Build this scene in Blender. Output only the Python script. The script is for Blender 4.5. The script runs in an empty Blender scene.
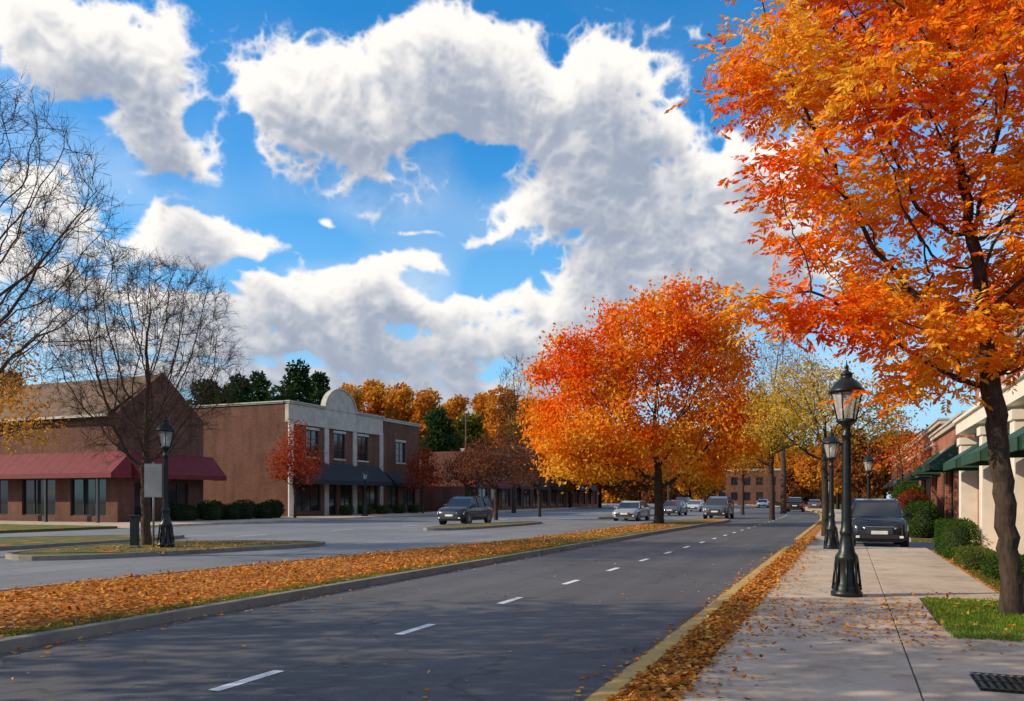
import bpy, math, random
import numpy as np
from mathutils import Vector, Matrix
random.seed(7)
RNG = np.random.default_rng(11)
scene = bpy.context.scene
A = math.atan(0.42); CA, SA = math.cos(A), math.sin(A)
def C(x, y):            # view-aligned metres (right, forward) -> street frame
    return (x*CA - y*SA, x*SA + y*CA)
def curve(v):
    t = max(0.0, v-60.0)
    return -0.0011*t*t if t < 160 else -28.16 - 0.352*(t-160)

# ------------------------------------------------------------------ materials
def new_mat(name):
    m = bpy.data.materials.new(name); m.use_nodes = True
    nt = m.node_tree; nt.nodes.clear()
    out = nt.nodes.new('ShaderNodeOutputMaterial')
    return m, nt, out
def N(nt, t, **kw):
    n = nt.nodes.new(t)
    for k, v in kw.items(): setattr(n, k, v)
    return n
def ramp(nt, fac, stops):
    r = N(nt, 'ShaderNodeValToRGB'); e = r.color_ramp.elements
    while len(e) < len(stops): e.new(0.5)
    for i, (p, c) in enumerate(stops):
        e[i].position = p; e[i].color = (*c, 1)
    nt.links.new(fac, r.inputs[0]); return r
def pos(nt, scale=(1,1,1)):
    g = N(nt, 'ShaderNodeNewGeometry'); mp = N(nt, 'ShaderNodeMapping')
    mp.inputs['Scale'].default_value = scale
    nt.links.new(g.outputs['Position'], mp.inputs[0]); return mp.outputs[0]
def noise(nt, vec, scale, detail=4, rough=0.55):
    n = N(nt, 'ShaderNodeTexNoise'); n.inputs['Scale'].default_value = scale
    n.inputs['Detail'].default_value = detail; n.inputs['Roughness'].default_value = rough
    nt.links.new(vec, n.inputs['Vector']); return n.outputs[0]
def mixc(nt, fac, a, b, mode='MIX'):
    m = N(nt, 'ShaderNodeMix', data_type='RGBA', blend_type=mode)
    for sock, v in ((m.inputs[0], fac), (m.inputs[6], a), (m.inputs[7], b)):
        if isinstance(v, (int, float)): sock.default_value = v
        elif isinstance(v, tuple): sock.default_value = (*v, 1)
        else: nt.links.new(v, sock)
    return m.outputs[2]
def math_(nt, op, a, b=None, c=None, clamp=False):
    m = N(nt, 'ShaderNodeMath', operation=op, use_clamp=clamp)
    for i, v in enumerate((a, b, c)):
        if v is None: continue
        if isinstance(v, (int, float)): m.inputs[i].default_value = v
        else: nt.links.new(v, m.inputs[i])
    return m.outputs[0]
def bsdf(nt, out, col, rough=0.8, metal=0.0, bump=None, bstr=0.3, bdist=0.01, spec=0.5):
    p = N(nt, 'ShaderNodeBsdfPrincipled')
    if isinstance(col, tuple): p.inputs['Base Color'].default_value = (*col, 1)
    else: nt.links.new(col, p.inputs['Base Color'])
    if isinstance(rough, (int, float)): p.inputs['Roughness'].default_value = rough
    else: nt.links.new(rough, p.inputs['Roughness'])
    p.inputs['Metallic'].default_value = metal
    p.inputs['Specular IOR Level'].default_value = spec
    if bump is not None:
        b = N(nt, 'ShaderNodeBump'); b.inputs['Strength'].default_value = bstr
        b.inputs['Distance'].default_value = bdist
        nt.links.new(bump, b.inputs['Height']); nt.links.new(b.outputs[0], p.inputs['Normal'])
    nt.links.new(p.outputs[0], out.inputs[0]); return p
def simple(name, col, rough=0.7, metal=0.0, var=0.15, scale=3.0, spec=0.5):
    m, nt, out = new_mat(name)
    n = noise(nt, pos(nt), scale, 3)
    lo = tuple(c*(1-var) for c in col); hi = tuple(min(1, c*(1+var)) for c in col)
    r = ramp(nt, n, [(0.3, lo), (0.7, hi)])
    bsdf(nt, out, r.outputs[0], rough, metal, spec=spec); return m

def asphalt_mat(name, base, pale, crack=.7):
    m, nt, out = new_mat(name); p = pos(nt)
    big = noise(nt, p, 0.25, 4, .6); fine = noise(nt, p, 48, 2, .7)
    st = noise(nt, pos(nt, (1.6, .06, 1)), 1.0, 3)
    c = ramp(nt, big, [(.3, base), (.7, pale)]).outputs[0]
    c = mixc(nt, 0.7, c, ramp(nt, fine, [(.3, (.4,.4,.4)), (.5,(.8,.8,.8)), (.72, (1.25,1.22,1.18))]).outputs[0], 'MULTIPLY')
    c = mixc(nt, 0.7, c, ramp(nt, st, [(.35, (.66,.66,.66)), (.65, (1.0,1.0,1.0))]).outputs[0], 'MULTIPLY')
    spots = noise(nt, p, 3.1, 5, .75)
    c = mixc(nt, 0.5, c, ramp(nt, spots, [(.30, (.55,.54,.53)), (.42, (1.0,1.0,1.0))]).outputs[0], 'MULTIPLY')
    v = N(nt, 'ShaderNodeTexVoronoi', feature='DISTANCE_TO_EDGE'); v.inputs['Scale'].default_value = 0.30
    wv = N(nt, 'ShaderNodeVectorMath', operation='ADD')
    nn = N(nt, 'ShaderNodeTexNoise'); nn.inputs['Scale'].default_value = 1.3; nn.inputs['Detail'].default_value = 4
    nt.links.new(p, nn.inputs[0]); nt.links.new(p, wv.inputs[0]); nt.links.new(nn.outputs[1], wv.inputs[1])
    nt.links.new(wv.outputs[0], v.inputs['Vector'])
    cr = ramp(nt, v.outputs[0], [(0.0, (.35,.35,.35)), (.012, (1,1,1))]).outputs[0]
    c = mixc(nt, crack, c, cr, 'MULTIPLY')
    bsdf(nt, out, c, .78, bump=fine, bstr=.5, bdist=.007); return m
def concrete_mat(name, base, joints=True):
    m, nt, out = new_mat(name); p = pos(nt)
    big = noise(nt, p, .7, 4, .6); fine = noise(nt, p, 45, 2, .7)
    d = tuple(x*.72 for x in base)
    c = ramp(nt, big, [(.3, d), (.68, base)]).outputs[0]
    c = mixc(nt, .4, c, ramp(nt, fine, [(.3, (.55,.55,.55)), (.7, (1,1,1))]).outputs[0], 'MULTIPLY')
    stain = noise(nt, p, 2.3, 5, .7)
    c = mixc(nt, .6, c, ramp(nt, stain, [(.3, (.48,.40,.32)), (.52, (1,1,1))]).outputs[0], 'MULTIPLY')
    bsdf(nt, out, c, .85, bump=fine, bstr=.25, bdist=.004); return m
def brick_mat(name, c1, c2, mortar):
    m, nt, out = new_mat(name)
    g = N(nt, 'ShaderNodeNewGeometry'); sp = N(nt, 'ShaderNodeSeparateXYZ'); sn = N(nt, 'ShaderNodeSeparateXYZ')
    nt.links.new(g.outputs['Position'], sp.inputs[0]); nt.links.new(g.outputs['True Normal'], sn.inputs[0])
    ax = math_(nt, 'GREATER_THAN', math_(nt, 'ABSOLUTE', sn.outputs[0]), .6)
    mx = N(nt, 'ShaderNodeMix'); nt.links.new(ax, mx.inputs[0]); nt.links.new(sp.outputs[0], mx.inputs[2]); nt.links.new(sp.outputs[1], mx.inputs[3])
    cb = N(nt, 'ShaderNodeCombineXYZ'); nt.links.new(mx.outputs[0], cb.inputs[0]); nt.links.new(sp.outputs[2], cb.inputs[1])
    b = N(nt, 'ShaderNodeTexBrick'); b.inputs['Scale'].default_value = 1
    b.inputs['Brick Width'].default_value = .22; b.inputs['Row Height'].default_value = .075
    b.inputs['Mortar Size'].default_value = .008; b.inputs['Bias'].default_value = -.1
    b.inputs['Color1'].default_value = (*c1, 1); b.inputs['Color2'].default_value = (*c2, 1); b.inputs['Mortar'].default_value = (*mortar, 1)
    nt.links.new(cb.outputs[0], b.inputs['Vector'])
    n = noise(nt, pos(nt), .6, 4, .65)
    st = noise(nt, pos(nt,(1,1,.12)), 1.6, 4, .6)
    c = mixc(nt, .7, b.outputs[0], ramp(nt, n, [(.3, (.5,.47,.46)), (.7, (1.0,1.0,1.0))]).outputs[0], 'MULTIPLY')
    c = mixc(nt, .5, c, ramp(nt, st, [(.35, (.55,.52,.5)), (.6, (1.0,1.0,1.0))]).outputs[0], 'MULTIPLY')
    bsdf(nt, out, c, .9, spec=.25); return m
def litter_mat(name, grass=0.0):
    m, nt, out = new_mat(name); p = pos(nt)
    v = N(nt, 'ShaderNodeTexVoronoi'); v.inputs['Scale'].default_value = 15; nt.links.new(p, v.inputs['Vector'])
    sv = N(nt, 'ShaderNodeSeparateColor'); nt.links.new(v.outputs['Color'], sv.inputs[0])
    c = ramp(nt, sv.outputs[0], [(0, (.12,.045,.015)), (.3, (.34,.10,.02)), (.6, (.56,.19,.03)), (.85, (.62,.28,.06)), (1, (.40,.22,.1))]).outputs[0]
    big = noise(nt, p, 1.1, 4)
    g = ramp(nt, noise(nt, p, 25, 3, .7), [(.3, (.04,.052,.014)), (.5,(.11,.13,.03)), (.7, (.22,.19,.07))]).outputs[0]
    f = ramp(nt, big, [(.45-grass*.3+.12, (0,0,0)), (.45-grass*.3+.22, (1,1,1))]).outputs[0]
    c = mixc(nt, f, c, g) if grass > 0 else c
    bsdf(nt, out, c, .9, bump=v.outputs['Distance'], bstr=.8, bdist=.03, spec=.2); return m
def grass_mat(name, lo, hi):
    m, nt, out = new_mat(name); p = pos(nt)
    a = noise(nt, p, 1.2, 4); b = noise(nt, p, 40, 3, .8)
    c = ramp(nt, a, [(.3, lo), (.7, hi)]).outputs[0]
    c = mixc(nt, .6, c, ramp(nt, b, [(.3, (.4,.4,.35)), (.7, (1,1,1))]).outputs[0], 'MULTIPLY')
    bsdf(nt, out, c, .95, bump=b, bstr=.8, bdist=.03, spec=.2); return m
def leaf_mat(name, trans=.4):
    m, nt, out = new_mat(name)
    a = N(nt, 'ShaderNodeAttribute', attribute_name='Col')
    d = N(nt, 'ShaderNodeBsdfDiffuse'); t = N(nt, 'ShaderNodeBsdfTranslucent'); mx = N(nt, 'ShaderNodeMixShader')
    nt.links.new(a.outputs['Color'], d.inputs[0]); nt.links.new(a.outputs['Color'], t.inputs[0])
    mx.inputs[0].default_value = trans
    nt.links.new(d.outputs[0], mx.inputs[1]); nt.links.new(t.outputs[0], mx.inputs[2])
    nt.links.new(mx.outputs[0], out.inputs[0]); return m
def bark_mat(name, lo, hi):
    m, nt, out = new_mat(name)
    n = noise(nt, pos(nt, (1,1,.22)), 22, 4, .7)
    c = ramp(nt, n, [(.3, lo), (.7, hi)]).outputs[0]
    bsdf(nt, out, c, .92, bump=n, bstr=.8, bdist=.02, spec=.2); return m
def worn_paint(name, col, under, thr=.5):
    m, nt, out = new_mat(name); p = pos(nt)
    n = noise(nt, p, 7, 6, .7); n2 = noise(nt, p, 1.2, 3)
    f = ramp(nt, math_(nt, 'ADD', math_(nt,'MULTIPLY',n,.7), math_(nt,'MULTIPLY',n2,.3)), [(thr-.05, (1,1,1)), (thr+.07, (0,0,0))]).outputs[0]
    c = mixc(nt, f, under, col)
    c = mixc(nt, .4, c, ramp(nt, noise(nt,p,50,2), [(.3,(.5,.5,.5)),(.7,(1,1,1))]).outputs[0], 'MULTIPLY')
    bsdf(nt, out, c, .8); return m

M_asph = asphalt_mat('asphalt', (.085,.085,.091), (.135,.134,.14))
M_asph2 = asphalt_mat('asphalt_pale', (.18,.187,.20), (.27,.278,.295), .4)
M_conc = concrete_mat('pavement_concrete', (.62,.50,.375))
M_kerb = concrete_mat('kerb_concrete', (.28,.25,.21))
M_joint = simple('joint_dirt', (.09,.075,.055), .95)
M_white = worn_paint('road_paint_white', (.80,.80,.78), (.14,.14,.15), .60)
M_yel = worn_paint('road_paint_yellow', (.56,.36,.09), (.30,.25,.19), .56)
M_litter = litter_mat('leaf_litter'); M_litgrass = litter_mat('leaf_litter_grass', .6)
M_grass = grass_mat('lawn', (.06,.10,.012), (.15,.21,.035))
M_ground = grass_mat('ground_earth', (.06,.06,.025), (.13,.12,.05))
M_brick = brick_mat('brick_dark', (.15,.05,.032), (.215,.078,.05), (.19,.145,.12))  # brown-red brick, albedo lowered partly to stand in for shade on the left shop
M_brick2 = brick_mat('brick_orange', (.38,.11,.05), (.47,.16,.08), (.40,.32,.26))
M_stone = simple('cream_stone', (.44,.41,.35), .8, var=.18, scale=1.5)
M_cream = simple('cream_paint', (.72,.67,.58), .6, var=.08)
M_frame = simple('dark_frame', (.03,.03,.032), .4)
M_wframe = simple('light_frame', (.5,.48,.43), .5)
M_roof = simple('shingle_roof', (.15,.085,.05), .9, var=.4, scale=2.2)
M_flat = simple('flat_roof', (.14,.14,.14), .9)
M_redaw = simple('awning_red', (.15,.008,.016), .75, var=.25)  # red darkened so the colour carries part of the awning's shade
M_blkaw = simple('awning_black', (.012,.014,.018), .7, var=.3)
M_grnaw = simple('awning_green', (.010,.055,.034), .65, var=.2)
M_iron = simple('cast_iron_green_black', (.010,.017,.017), .38, .3, var=.3, scale=15)
M_metal = simple('galvanised', (.35,.36,.37), .4, .8)
M_signbk = simple('sign_panel', (.30,.31,.31), .5)
M_bark = bark_mat('bark_dark', (.022,.015,.011), (.085,.06,.044))
M_barkg = bark_mat('bark_grey', (.045,.026,.017), (.13,.085,.06))
M_leaf = leaf_mat('leaf', .45); M_leafd = leaf_mat('dry_leaf', .15)
def glass_mat(name, col):
    m, nt, out = new_mat(name); bsdf(nt, out, col, .06, spec=.8); return m
M_glass = glass_mat('window_glass', (.018,.022,.028))
m, nt, out = new_mat('lantern_glass'); M_lglass = m
t = N(nt, 'ShaderNodeBsdfTransparent'); t.inputs[0].default_value = (.86,.88,.88,1)
g = N(nt, 'ShaderNodeBsdfPrincipled'); g.inputs['Base Color'].default_value = (.7,.72,.72,1); g.inputs['Roughness'].default_value = .15
x = N(nt, 'ShaderNodeMixShader'); x.inputs[0].default_value = .35
nt.links.new(t.outputs[0], x.inputs[1]); nt.links.new(g.outputs[0], x.inputs[2]); nt.links.new(x.outputs[0], out.inputs[0])
M_bulb = simple('lamp_diffuser', (.8,.78,.7), .4)
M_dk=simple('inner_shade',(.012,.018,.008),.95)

# ------------------------------------------------------------------ mesh helpers
def link(o, parent=None):
    scene.collection.objects.link(o)
    if parent: o.parent = parent
    return o
def empty(name, loc=(0,0,0), rz=0):
    o = bpy.data.objects.new(name, None); o.location = loc; o.rotation_euler = (0,0,rz)
    o.empty_display_size = .3; return link(o)
class MB:
    def __init__(s): s.v=[]; s.f=[]; s.m=[]; s.mats=[]; s.sm=[]
    def mi(s, mat):
        if mat not in s.mats: s.mats.append(mat)
        return s.mats.index(mat)
    def add(s, vs, fs, mat, M=None, smooth=False):
        b = len(s.v); k = s.mi(mat)
        s.v += [tuple(M @ Vector(p)) if M is not None else tuple(p) for p in vs]
        for f in fs: s.f.append(tuple(i+b for i in f)); s.m.append(k); s.sm.append(smooth)
    def box(s, x0,y0,z0,x1,y1,z1, mat, M=None):
        vs=[(x0,y0,z0),(x1,y0,z0),(x1,y1,z0),(x0,y1,z0),(x0,y0,z1),(x1,y0,z1),(x1,y1,z1),(x0,y1,z1)]
        s.add(vs, [(0,3,2,1),(4,5,6,7),(0,1,5,4),(1,2,6,5),(2,3,7,6),(3,0,4,7)], mat, M)
    def lathe(s, prof, segs, mat, M=None, smooth=True, flute=None):
        vs=[]; fs=[]
        for j,(r,z) in enumerate(prof):
            for i in range(segs):
                a=2*math.pi*i/segs; rr=r
                if flute and flute[0]<=z<=flute[1]: rr = r*(1-.10*(i%2))
                vs.append((rr*math.cos(a), rr*math.sin(a), z))
        for j in range(len(prof)-1):
            for i in range(segs):
                k=(i+1)%segs
                fs.append((j*segs+i, j*segs+k, (j+1)*segs+k, (j+1)*segs+i))
        fs.append(tuple(reversed(range(segs)))); fs.append(tuple((len(prof)-1)*segs+i for i in range(segs)))
        s.add(vs, fs, mat, M, smooth)
    def tube(s, p0, p1, r0, r1, segs, mat, M=None, smooth=True):
        p0=Vector(p0); p1=Vector(p1); d=(p1-p0).normalized()
        a=d.orthogonal().normalized(); b=d.cross(a)
        vs=[p0+(a*math.cos(t)+b*math.sin(t))*r0 for t in [2*math.pi*i/segs for i in range(segs)]]
        vs+=[p1+(a*math.cos(t)+b*math.sin(t))*r1 for t in [2*math.pi*i/segs for i in range(segs)]]
        fs=[(i,(i+1)%segs,segs+(i+1)%segs,segs+i) for i in range(segs)]
        fs+=[tuple(reversed(range(segs))), tuple(range(segs,2*segs))]
        s.add(vs, fs, mat, M, smooth)
    def build(s, name, parent=None, bevel=0):
        me=bpy.data.meshes.new(name); me.from_pydata(s.v,[],s.f)
        for mt in s.mats: me.materials.append(mt)
        me.polygons.foreach_set('material_index', s.m); me.polygons.foreach_set('use_smooth', s.sm)
        me.update(); o=bpy.data.objects.new(name, me); link(o,parent)
        if bevel:
            b=o.modifiers.new('bevel','BEVEL'); b.width=bevel; b.segments=2; b.limit_method='ANGLE'; b.angle_limit=math.radians(50)
        return o
def np_mesh(name, V, F, mat, col=None, parent=None, smooth=False):
    me=bpy.data.meshes.new(name); k=F.shape[1]
    me.vertices.add(len(V)); me.vertices.foreach_set('co', V.astype(np.float32).ravel())
    me.loops.add(F.size); me.loops.foreach_set('vertex_index', F.astype(np.int32).ravel())
    me.polygons.add(len(F)); me.polygons.foreach_set('loop_start', (np.arange(len(F))*k).astype(np.int32))
    me.polygons.foreach_set('loop_total', np.full(len(F),k,np.int32))
    if smooth: me.polygons.foreach_set('use_smooth', np.ones(len(F),bool))
    me.update(calc_edges=True)
    if col is not None:
        at=me.attributes.new('Col','FLOAT_COLOR','POINT')
        at.data.foreach_set('color', np.c_[col, np.ones(len(col))].astype(np.float32).ravel())
    me.materials.append(mat); o=bpy.data.objects.new(name, me); return link(o,parent)
def unit(a): return a/np.maximum(np.linalg.norm(a,axis=-1,keepdims=True),1e-9)
def leaves_mesh(name, P, axis, length, width, col, mat, parent=None, fold=0.0):
    n=len(P); axis=unit(axis); r=unit(RNG.normal(size=(n,3))); b=unit(np.cross(axis,r)); nn=np.cross(axis,b)
    L=(np.asarray(length).reshape(-1,1))*np.ones((n,1)); W=(np.asarray(width).reshape(-1,1))*np.ones((n,1))
    V=np.stack([P, P+axis*L*.45+b*W*.5+nn*W*fold, P+axis*L, P+axis*L*.45-b*W*.5+nn*W*fold],1).reshape(-1,3)
    F=np.arange(4*n).reshape(n,4)
    return np_mesh(name, V, F, mat, np.repeat(np.clip(col,0,1),4,axis=0), parent)
def lf_noise(P, scale, seed):
    r=np.random.default_rng(seed); s=np.zeros(len(P))
    for i in range(6):
        k=r.normal(size=3)*scale*(1+.5*i); s+=np.sin(P@k + r.uniform(0,6.28))/(1+.4*i)
    return s/2.2
def palette(t, cols):
    t=np.clip(t,0,1)*(len(cols)-1); i=np.minimum(t.astype(int),len(cols)-2); f=(t-i)[:,None]
    cols=np.array(cols); return cols[i]*(1-f)+cols[i+1]*f

# ------------------------------------------------------------------ trees
def colonize(trunk, att, step, kill, maxit=160, trop=(0,0,0), seed=0, jitter=.12):
    r=np.random.default_rng(seed)
    P=[np.array(p,float) for p in trunk]; par=[-1]+list(range(len(trunk)-1)); nch=[1]*(len(trunk)-1)+[0]
    best=np.full(len(att),1e9); bi=np.zeros(len(att),int); alive=np.ones(len(att),bool)
    def upd(i0):
        for i in range(i0,len(P)):
            d=np.linalg.norm(att-P[i],axis=1); mk=d<best; best[mk]=d[mk]; bi[mk]=i
        alive[best<kill]=False
    upd(0); trop=np.array(trop)
    for it in range(maxit):
        idx=np.where(alive)[0]
        if len(idx)<4: break
        nodes,inv=np.unique(bi[idx],return_inverse=True)
        Pn=np.array([P[i] for i in nodes])
        d=unit(att[idx]-Pn[inv]); acc=np.zeros((len(nodes),3)); np.add.at(acc,inv,d)
        acc=unit(unit(acc)+trop+r.normal(size=acc.shape)*jitter)
        i0=len(P); grew=False
        for k,n in enumerate(nodes):
            if nch[n]>=4:
                alive[idx[inv==k]]=False; continue
            nch[n]+=1; P.append(P[n]+acc[k]*step*r.uniform(.8,1.15)); par.append(int(n)); nch.append(0); grew=True
        if not grew: break
        upd(i0)
    return np.array(P), np.array(par)
def tree_geom(P, par, R, r0):
    n=len(P); tips=np.zeros(n); ch=[[] for _ in range(n)]
    for i in range(1,n): ch[par[i]].append(i)
    for i in range(n-1,-1,-1):
        if not ch[i]: tips[i]=1
        if par[i]>=0: tips[par[i]]+=tips[i]
    ex=math.log(R/r0)/math.log(max(tips[0],2)); rad=r0*tips**ex
    return ch, tips, rad
def branch_mesh(name, P, par, ch, tips, rad, mat, parent, flare=1.3, extra=None):
    n=len(P); T=np.zeros((n,3)); T[1:]=unit(P[1:]-P[par[1:]]); T[0]=(0,0,1)
    T0=T.copy(); main=np.full(n,-1)
    for i in range(n):
        if ch[i]:
            main[i]=max(ch[i],key=lambda c:tips[c]); T[i]=T[i]+T0[main[i]]
    T=unit(T); ref=unit(np.array([.31,.93,.19]))
    def frame(t):
        a=unit(np.cross(t,ref)); return a,np.cross(t,a)
    Af,Bf=frame(T); Ae,Be=frame(T0)
    e=np.arange(1,n); pe=par[e]; ismain=(main[pe]==e)
    rs=np.where(ismain,rad[pe],np.minimum(rad[e]*1.25,rad[pe])); re=rad[e].copy()
    Aa=np.where(ismain[:,None],Af[pe],Ae[e]); Ba=np.where(ismain[:,None],Bf[pe],Be[e])
    hz=P[:,2]-P[0,2]
    fl=1+(flare-1)*np.exp(-hz/.25); rs=rs*np.where(P[pe,2]-P[0,2]<1.2,fl[pe],1); re=re*np.where(hz[e]<1.2,fl[e],1)
    VV=[];FF=[];base=0
    for sel,k in ((rad[e]>.03,10),(rad[e]<=.03,4)):
        m=int(sel.sum())
        if m==0: continue
        th=2*np.pi*np.arange(k)/k; c=np.cos(th)[None,:,None]; s=np.sin(th)[None,:,None]
        s0=P[pe][sel][:,None,:]+(Aa[sel][:,None,:]*c+Ba[sel][:,None,:]*s)*rs[sel][:,None,None]
        s1=P[e][sel][:,None,:]+(Af[e][sel][:,None,:]*c+Bf[e][sel][:,None,:]*s)*re[sel][:,None,None]
        V=np.concatenate([s0,s1],1).reshape(-1,3); i=np.arange(k); j=(i+1)%k
        q=np.stack([i,j,k+j,k+i],1); F=(q[None]+(np.arange(m)*2*k)[:,None,None]).reshape(-1,4)+base
        VV.append(V);FF.append(F);base+=len(V)
    if extra is not None:   # straight twigs (p,q,r)
        p,q,r_=extra; m=len(p); k=3; t=unit(q-p); a,b=frame(t)
        th=2*np.pi*np.arange(k)/k; c=np.cos(th)[None,:,None]; s=np.sin(th)[None,:,None]
        s0=p[:,None,:]+(a[:,None,:]*c+b[:,None,:]*s)*r_; s1=q[:,None,:]+(a[:,None,:]*c+b[:,None,:]*s)*r_*.4
        V=np.concatenate([s0,s1],1).reshape(-1,3); i=np.arange(k); j=(i+1)%k
        q4=np.stack([i,j,k+j,k+i],1); F=(q4[None]+(np.arange(m)*2*k)[:,None,None]).reshape(-1,4)+base
        VV.append(V);FF.append(F)
    return np_mesh(name, np.concatenate(VV), np.concatenate(FF), mat, None, parent, True)
def lobe_pts(lobes, n, r, shell=.0):
    L=np.array(lobes,float); w=L[:,3]*L[:,4]*L[:,5]; w=w**.8; w/=w.sum(); k=r.choice(len(L),n,p=w)
    d=unit(r.normal(size=(n,3))); rr=r.uniform(shell,1,n)**(1/2.6)
    q=d*rr[:,None]*L[k,3:6]+L[k,0:3]
    x=q[:,0]*CA-q[:,1]*SA; y=q[:,0]*SA+q[:,1]*CA
    return np.c_[x,y,q[:,2]]
def make_tree(name, u, v, lobes, R=.2, trunk_h=2.0, lean=(0,0), natt=900, step=.3, kill=.5, r0=.01,
              leaf=None, nleaf=12, lsize=.2, sigma=.3, cols=None, colnoise=.5, seed=1, bark=None, twigs=0, twl=.4,
              tipmax=3, trop=(0,0,.1), zbase=0.0, cbias=None, compound=False, leaf_frac=1.0, aspect=.6, twr=.004, sub=0):
    r=np.random.default_rng(seed); par_o=empty(name,(u,v,zbase))
    att=lobe_pts(lobes,natt,r)
    nt_=max(3,int(trunk_h/step)+1); lx=lean[0]*CA-lean[1]*SA; ly=lean[0]*SA+lean[1]*CA
    tr=[(lx*(i/(nt_-1))**1.5+r.normal()*.012*(i>0), ly*(i/(nt_-1))**1.5+r.normal()*.012*(i>0), trunk_h*i/(nt_-1)-.05*(i==0)) for i in range(nt_)]
    P,par=colonize(tr,att,step,kill,trop=trop,seed=seed)
    ch,tips,rad=tree_geom(P,par,R,r0)
    ex=None
    tipn=np.where((tips<=tipmax)&(np.arange(len(P))>nt_))[0]
    if twigs:
        k=np.repeat(tipn,twigs); d=unit(P[k]-P[par[k]]); d=unit(d+r.normal(size=d.shape)*.5+np.array([0,0,.15]))
        ln=r.uniform(.3,1,(len(k),1))*twl; p0=P[k]; p1=p0+d*ln
        if sub:
            kk=np.repeat(np.arange(len(k)),sub); f=r.uniform(.25,.9,(len(kk),1)); d2=unit(d[kk]+r.normal(size=(len(kk),3))*.5)
            q0=p0[kk]+d[kk]*ln[kk]*f; q1=q0+d2*ln[kk]*r.uniform(.35,.8,(len(kk),1)); p0=np.concatenate([p0,q0]); p1=np.concatenate([p1,q1])
        ex=(p0,p1,twr)
    branch_mesh('branches',P,par,ch,tips,rad,bark or M_bark,par_o,extra=ex)
    if nleaf and cols:
        if leaf_frac<1: tipn=tipn[r.uniform(size=len(tipn))<leaf_frac]
        if compound:
            k=np.repeat(tipn,nleaf); o=P[k]+r.normal(size=(len(k),3))*np.array([sigma,sigma,sigma*.6])
            d=unit(P[k]-P[par[k]]); d[:,2]*=.4
            d=unit(d*.6+r.normal(size=d.shape)*np.array([.7,.7,.28])+np.array([0,0,-.28]))
            side=unit(np.cross(d,np.array([0,0,1.])+r.normal(size=d.shape)*.35))
            PP=[];AX=[];LL=[]
            ln=r.uniform(.17,.30,len(k))*lsize/.085
            for j in range(11):
                t=.2+.8*(j//2)/5; sg=1 if j%2 else -1
                if j==10: a=d; t=1.0
                else: a=d*.65+side*sg*.8+np.array([0,0,-.22])
                PP.append(o+d*(ln*t)[:,None]); AX.append(a+r.normal(size=a.shape)*.12); LL.append(lsize*r.uniform(.75,1.2,len(k)))
            PP=np.concatenate(PP);AX=np.concatenate(AX);LL=np.concatenate(LL); tone=np.tile(r.normal(size=len(k))*.16,11)
        else:
            k=np.repeat(tipn,nleaf); PP=P[k]+r.normal(size=(len(k),3))*sigma*np.array([1,1,.75])
            AX=r.normal(size=PP.shape)+np.array([0,0,-.35]); LL=lsize*r.uniform(.6,1.3,len(k)); tone=r.normal(size=len(k))*.12
        t=.5+colnoise*lf_noise(PP,.9,seed+5)*.5+tone
        if cbias is not None:
            q=PP.copy(); xr=q[:,0]*CA+q[:,1]*SA; t=t+cbias(xr,q[:,2])
        c=palette(t,cols)*r.uniform(.8,1.2,(len(PP),1))
        leaves_mesh('foliage',PP,AX,LL,LL*aspect,c,M_leaf,par_o,fold=.15)
    return par_o,len(P)

OR=[(.70,.07,.01),(.84,.15,.01),(.92,.23,.012),(.94,.34,.02),(.92,.48,.05)]
# near tree by the pavement
near=[(-2.7,.2,7.2,1.2,1.1,.55),(-1.95,-.4,6.5,1.2,1.1,.5),(-3.1,.2,7.7,.7,.7,.35),(-2.8,.0,5.75,.8,.9,.32),(-1.9,.3,5.15,1.2,1.1,.42),
 (-3.0,.1,4.15,.75,.7,.22),(-2.3,.0,3.95,1.0,1.0,.3),(-1.35,-.3,3.65,.95,1.0,.35),(-1.35,.2,3.0,.5,.5,.22),(-.7,.6,4.4,1.2,1.2,.5),
 (-.3,.0,5.9,1.4,1.4,.7),(-.6,-.2,7.3,1.5,1.4,.7),(.9,.3,4.6,1.2,1.2,.8),(1.6,.0,6.2,1.3,1.3,.9),(.2,.2,8.7,1.6,1.6,.8),(-1.6,.5,8.4,1.2,1.2,.5),
 (-3.0,0,8.8,.9,.9,.4),(.5,-.8,3.9,.9,.7,.4),(-.2,1.0,3.5,1.0,.8,.35),(-.6,-.4,3.3,.8,.7,.3),(-1.2,.2,5.9,1.0,1.0,.4),(.2,-.9,5.2,1.1,.7,.6),(.1,-.9,6.8,1.1,.7,.6)]
_,n1=make_tree('autumn_tree',1.98,12.15,near,R=.125,trunk_h=2.5,lean=(-.16,.1),natt=2700,step=.14,kill=.24,r0=.0042,nleaf=6,lsize=.105,
  sigma=.16,cols=[(.68,.05,.01),(.86,.13,.01),(.94,.23,.012),(.96,.40,.02),(.94,.56,.06)],colnoise=.8,seed=3,tipmax=2,trop=(0,0,.02),compound=True,zbase=.1,aspect=.38,cbias=lambda x,z:.12+0*x)
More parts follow.
